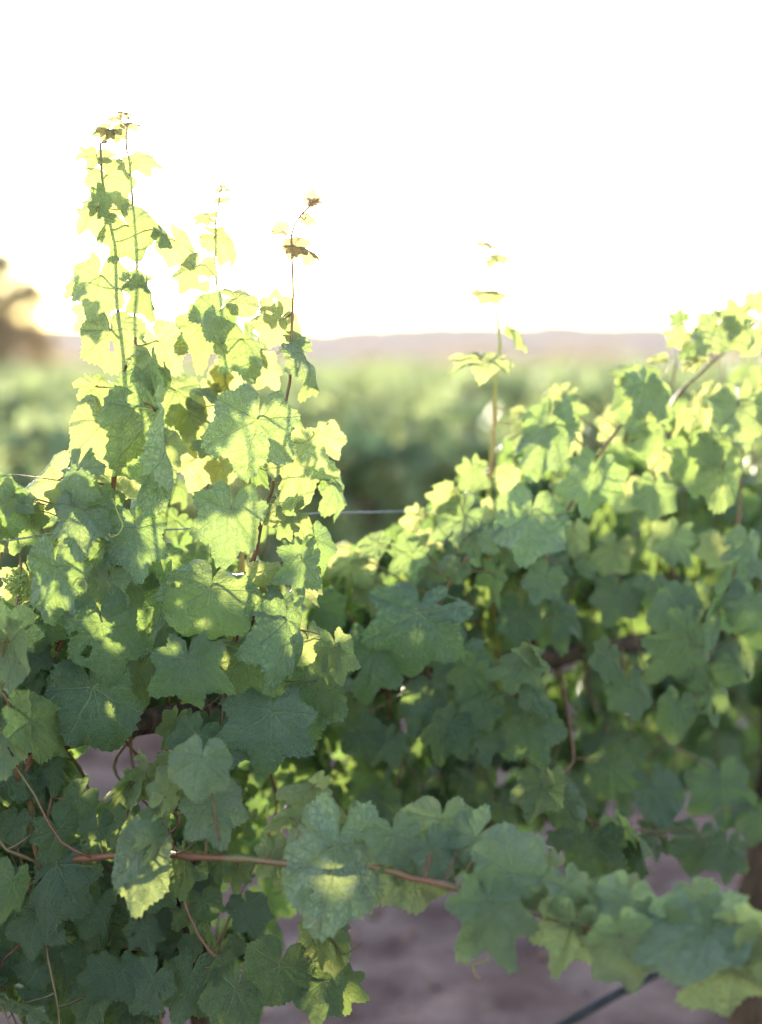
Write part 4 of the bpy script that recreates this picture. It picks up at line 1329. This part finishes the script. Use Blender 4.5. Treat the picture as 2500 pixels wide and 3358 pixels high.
RIGHTL = '''
S 1575 798 1568 812 2.42 .1 .5 1 .8 1 pink=.4
S 1600 800 1640 797 2.42 .1 .75 1 .7 .9 pink=.3
S 1615 848 1668 838 2.42 .1 .75 1 .7 .9 pink=.1
S 1615 958 1518 960 2.42 -.1 .75 1 .8 .8 pink=.1
S 1610 1185 1460 1215 2.42 -.1 .5 1 .55 .8 ky=.3 kx=.3
S 1690 1085 1750 1160 2.42 .5 .3 1 .5 .4
I 1350 342 1220 560 2.44 -.1 .15 1 1.0 .45 felt=.4
I 1480 300 1440 145 2.44 .1 .1 1 1.1 .5
I 1500 360 1560 540 2.46 .2 .2 1 1.1 .35 felt=.3
I 1120 300 1060 270 2.44 .2 .6 1 1.2 .2 felt=.8
I 840 770 770 1045 2.44 -.2 .2 1 1.0 .3 felt=.3
I 880 720 1020 965 2.42 .3 .2 1 .8 .12 felt=.8
I 720 660 860 600 2.46 .1 .5 1 .9 .3 felt=.6
I 1500 860 1502 1165 2.46 .05 .2 1 .85 .35
I 1195 1150 1225 1460 2.50 .1 .2 1 .75 .12
I 560 1300 505 1585 2.42 -.05 .2 1 1.05 .12 felt=.5 lob=1.5
J 1490 370 1440 722 2.42 .0 .2 1 .98 .12 felt=.5
I 250 1000 110 1385 2.44 -.45 .2 1 .72 .1 felt=.7
I 885 1040 880 1235 2.46 .0 .2 1 .95 .2 felt=.3
I 370 880 475 1025 2.46 .2 .3 1 .9 .2 felt=.5
I 340 770 190 860 2.5 -.2 .6 1 .7 .8
I 950 1400 930 1625 2.48 .0 .2 1 .95 .15 felt=.3
I 1340 1110 1250 1285 2.48 -.1 .3 1 .8 .1 felt=.7
I 1395 1280 1355 1550 2.46 .6 .2 -1 .8 .4 felt=.4
I 1620 200 1650 110 2.5 .1 .2 1 1.2 .85
I 1600 420 1660 520 2.5 .2 .3 1 1.1 .6
I 1180 480 1100 600 2.48 -.3 .4 1 .8 .2 felt=.8
I 1120 390 1030 450 2.5 -.2 .3 1 1.0 .95
I 1230 560 1090 650 2.46 -.2 .6 1 .6 .9
I 1000 560 900 570 2.5 -.2 .7 1 .7 .9
I 1640 720 1590 960 2.5 -.1 .2 1 .9 .6
I 1330 760 1290 860 2.5 -.1 .2 1 .9 .95
I 1250 850 1280 1010 2.54 .1 .2 1 .7 1
I 700 950 590 1090 2.54 -.1 .2 1 .9 .95
I 350 980 350 1200 2.54 .1 .2 1 .8 .95
I 1000 1200 980 1380 2.54 .0 .2 1 .8 .95
I 760 1400 720 1600 2.54 .0 .2 1 .9 .9
I 380 1380 400 1560 2.54 .0 .2 1 .9 .7
I 1120 950 1180 1090 2.5 .2 .2 1 .9 .6
I 1040 930 1100 1060 2.48 .3 .3 1 .7 .2 felt=.5
I 120 1000 30 1150 2.5 -.3 .3 1 1.0 .5 felt=.3
I 60 900 0 930 2.52 -.3 .6 1 1.0 .8
J 1100 90 1130 290 2.46 .65 .3 -1 .7 .3 felt=.7
J 960 230 890 380 2.44 .5 .3 -1 .8 .6 felt=.5
J 1050 380 850 540 2.42 -.2 .4 1 .95 .12 felt=.7
J 1130 470 1040 640 2.42 -.2 .4 1 .9 .15 felt=.7
J 730 380 660 530 2.46 .6 .2 -1 .6 .9
J 800 530 830 640 2.5 .0 .2 1 1.0 1
J 1330 110 1300 250 2.52 .0 .2 1 .8 1
J 1230 330 1210 480 2.5 .0 .2 1 .8 1
J 480 560 360 660 2.42 -.3 .6 1 .8 .2 felt=1
J 700 620 560 750 2.4 -.2 .4 1 1.0 .15 felt=.5
J 1000 700 900 800 2.42 -.1 .5 1 .9 .4
J 1290 580 1380 720 2.46 .2 .3 1 .8 .3
J 1240 780 1190 1000 2.46 .7 .2 -1 .6 .2 felt=.4
J 300 690 250 970 2.46 -.1 .1 1 .85 1
J 420 820 445 1040 2.48 .1 .1 1 .7 1
J 750 1010 690 1375 2.34 -.05 .25 1 1.02 .05 felt=.4 lob=1.35
J 430 1290 400 1660 2.36 .0 .2 1 .92 .0 felt=.7 lob=1.4
J 1020 1270 860 1490 2.42 -.1 .4 1 1.0 .0 felt=.7
J 1100 1400 1010 1600 2.36 -.1 .3 1 .95 .12
J 1190 1620 1045 1790 2.36 -.1 .45 1 .85 .12 felt=.2
J 800 1565 720 1775 2.42 .0 .3 1 1.0 .0 felt=.5
J 960 1750 830 1990 2.36 -.1 .3 1 .95 .1
J 1150 1800 1180 2000 2.38 .1 .3 1 1.0 .05
J 1450 1335 1185 1405 2.32 -.1 .7 1 .9 .35 felt=.2
J 1480 1270 1370 1260 2.32 .1 .5 -1 .5 .9 felt=.4
J 1500 1270 1600 1405 2.32 .5 .3 -1 .5 .8 felt=.4
J 1450 1490 1570 1690 2.33 .3 .3 1 .72 .2 felt=.2
J 1540 1620 1640 1790 2.34 .4 .3 1 .6 .2 felt=.2
J 1490 1330 1470 1460 2.34 .0 .3 1 .6 .3
J 1440 1680 1540 1980 2.38 .2 .3 1 .8 .02
J 560 1850 430 1990 2.4 -.1 .3 1 1.1 .0 felt=.2
J 350 1800 400 2000 2.4 .0 .3 1 1.1 .0
J 1420 1020 1380 1250 2.5 .0 .2 1 .9 .1
J 1450 900 1380 1010 2.54 .0 .2 1 .7 1
J 1580 780 1500 960 2.46 -.1 .3 1 1.0 .05 felt=.5
K 780 1100 815 1325 2.46 .05 .3 1 1.0 .2 felt=.15
K 1212 990 1208 1135 2.48 .0 .3 1 1.1 .15 lob=.6
K 1112 1240 1075 1475 2.48 -.05 .3 1 .85 .12 lob=.6
K 1330 1140 1335 1335 2.5 .1 .3 1 .85 .05
K 1490 970 1545 1165 2.48 .1 .3 1 1.1 .15
K 1100 560 990 830 2.5 -.3 .2 1 .8 .05 felt=.4
K 1425 440 1265 830 2.46 -.5 .2 -1 .42 .1 felt=.6
K 1580 540 1465 690 2.46 -.2 .3 1 1.1 .05 felt=.3
K 1640 720 1560 870 2.5 -.1 .3 1 1.1 .15
K 1165 790 960 1080 2.46 .85 .1 1 .9 .4
K 640 900 590 1080 2.46 .8 .2 1 .8 .45
K 980 930 920 990 2.5 -.2 .5 1 1.0 .1 felt=.4
K 420 90 440 260 2.56 .0 .1 -1 .7 .95
K 690 200 620 390 2.6 .0 .1 1 .9 .9
K 1080 120 1000 330 2.56 .0 .2 -1 1.0 .5
K 1380 160 1340 330 2.58 .0 .1 1 1.0 .9
K 1560 150 1530 330 2.52 .0 .2 1 1.0 .2 felt=.4
K 1640 330 1560 400 2.48 -.2 .7 1 .8 .2 felt=1
K 500 280 400 390 2.54 -.2 .5 -1 .9 .2 felt=.7
K 300 300 260 440 2.54 .0 .3 1 1.1 .05 felt=.4
K 700 480 620 680 2.58 .0 .2 1 1.0 .15
K 930 430 900 590 2.58 .0 .2 1 1.0 .1 felt=.3
K 280 620 330 830 2.54 .1 .3 1 1.0 .1
K 40 510 60 610 2.58 .0 .2 1 .9 1
K 1200 480 1180 640 2.52 .1 .3 1 .9 .15 felt=.4
H 740 210 715 410 2.5 .0 .3 1 1.0 .08
H 1270 640 1210 845 2.6 .0 .3 1 1.05 .0 felt=.3
H 1440 700 1415 895 2.56 .0 .3 1 1.0 .1
H 620 660 600 885 2.42 .0 .3 1 .95 .08
H 820 570 990 740 2.42 .3 .6 -1 .8 .35
H 900 740 930 920 2.42 .2 .3 1 .6 .1
H 330 320 235 495 2.34 -.1 .3 1 .9 .4
H 360 260 390 340 2.33 .1 .3 -1 .6 1
H 440 400 550 600 2.36 .2 .3 1 .85 .12
H 430 620 530 720 2.4 .1 .4 1 1.0 .05 felt=.4
H 100 480 60 560 2.4 .0 .3 1 1.2 .1
H 1000 330 1080 560 2.6 .1 .3 1 .9 .0 felt=.5
H 1400 300 1420 580 2.65 .1 .3 1 1.0 .0 felt=.4
H 1620 480 1560 690 2.65 .0 .3 1 1.0 .05
H 1010 590 990 760 2.62 .0 .3 1 1.0 .0 felt=.3
H 850 100 820 260 2.55 .0 .3 1 1.0 .1
'''
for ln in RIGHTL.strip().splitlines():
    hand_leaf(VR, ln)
HAND_R = VR.nleaf

OPEN_TOP_R = [(1000, 2050), (1080, 1850), (1200, 1790), (1450, 1690), (1550, 1500), (1650, 1450), (1800, 1330), (2000, 1240), (2150, 1180), (2250, 1120), (2350, 1030), (2500, 960), (2700, 900)]


def keep_right(px, py, d):
    if py < interp(px, OPEN_TOP_R):
        return False
    if px < 1010 or py > interp(px, [(1000, 2700), (1750, 2760), (1900, 2790), (2100, 2800), (2500, 2820)]):
        return False
    if 1820 < px < 1930 and 1930 < py < 2030:
        return False
    return True


rr_ = random.Random(99)
for i in range(24):
    px = 1060 + 1560 * (i + rr_.random()) / 24
    zt = CAM_Z - (interp(px, OPEN_TOP_R) + rr_.uniform(-20, 330) - HORIZON) / FPX * row_depth(px)
    fill_shoot(VR, row_point(px, .92, .08), row_point(px + rr_.uniform(-60, 60), max(1.05, zt), rr_.uniform(.0, .22)), rr_, keep_right, .075)
for i in range(14):
    px = 1060 + 1500 * (i + rr_.random()) / 14
    fill_shoot(VR, row_point(px, .92, .05), row_point(px + rr_.uniform(-120, 120), rr_.uniform(.5, .7), rr_.uniform(-.02, .2)), rr_, keep_right, .075, amp=.04)
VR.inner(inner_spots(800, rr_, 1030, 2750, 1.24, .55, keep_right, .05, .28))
VR.finish()

# ------------------------------------------------------------------ wire and hose
mb = MB()
wp = []
for i in range(60):
    px = -700 + 60 * i
    wp.append(row_point(px, 1.205 + .004 * math.sin(i * .5), 0.02))
mb.tube(wp, .0013, 8)
w = mb.build('trellis_wire', M_WIRE)
tag(w, 'thin grey steel wire strung level through the vine leaves', 'wire')

mb = MB()
hp = []
for px, z in ((-500, .30), (300, .27), (900, .24), (1250, .22), (1700, .245), (2080, .285), (2350, .305), (2600, .31), (3000, .30)):
    hp.append(row_point(px, z, -.06))
mb.tube(spline(hp, .04), .0085, 12)
h = mb.build('drip_hose', M_HOSE)
tag(h, 'black drip irrigation hose sagging below the vines above bare soil', 'hose')

# ------------------------------------------------------------------ air
hz = MB()
x0, x1, y0, y1, z0, z1 = -900, 900, -60, 1260, -1.2, 44
hz.add([(x0, y0, z0), (x1, y0, z0), (x1, y1, z0), (x0, y1, z0), (x0, y0, z1), (x1, y0, z1), (x1, y1, z1), (x0, y1, z1)],
       [(3, 2, 1, 0), (4, 5, 6, 7), (0, 1, 5, 4), (1, 2, 6, 5), (2, 3, 7, 6), (3, 0, 4, 7)])
m = NT('haze')
pv = m.n('ShaderNodeVolumePrincipled')
pv.inputs['Color'].default_value = (0.97, 0.87, 0.86, 1)
pv.inputs['Density'].default_value = 0.00017
pv.inputs['Anisotropy'].default_value = 0.3
m.t.links.new(pv.outputs[0], m.out.inputs['Volume'])
ho = hz.build('haze', m.m, smooth=False)
tag(ho, 'pale evening haze over the vineyard and hills', 'haze', kind='stuff')
print('leaves', HAND_L, VL.nleaf, HAND_R, VR.nleaf)
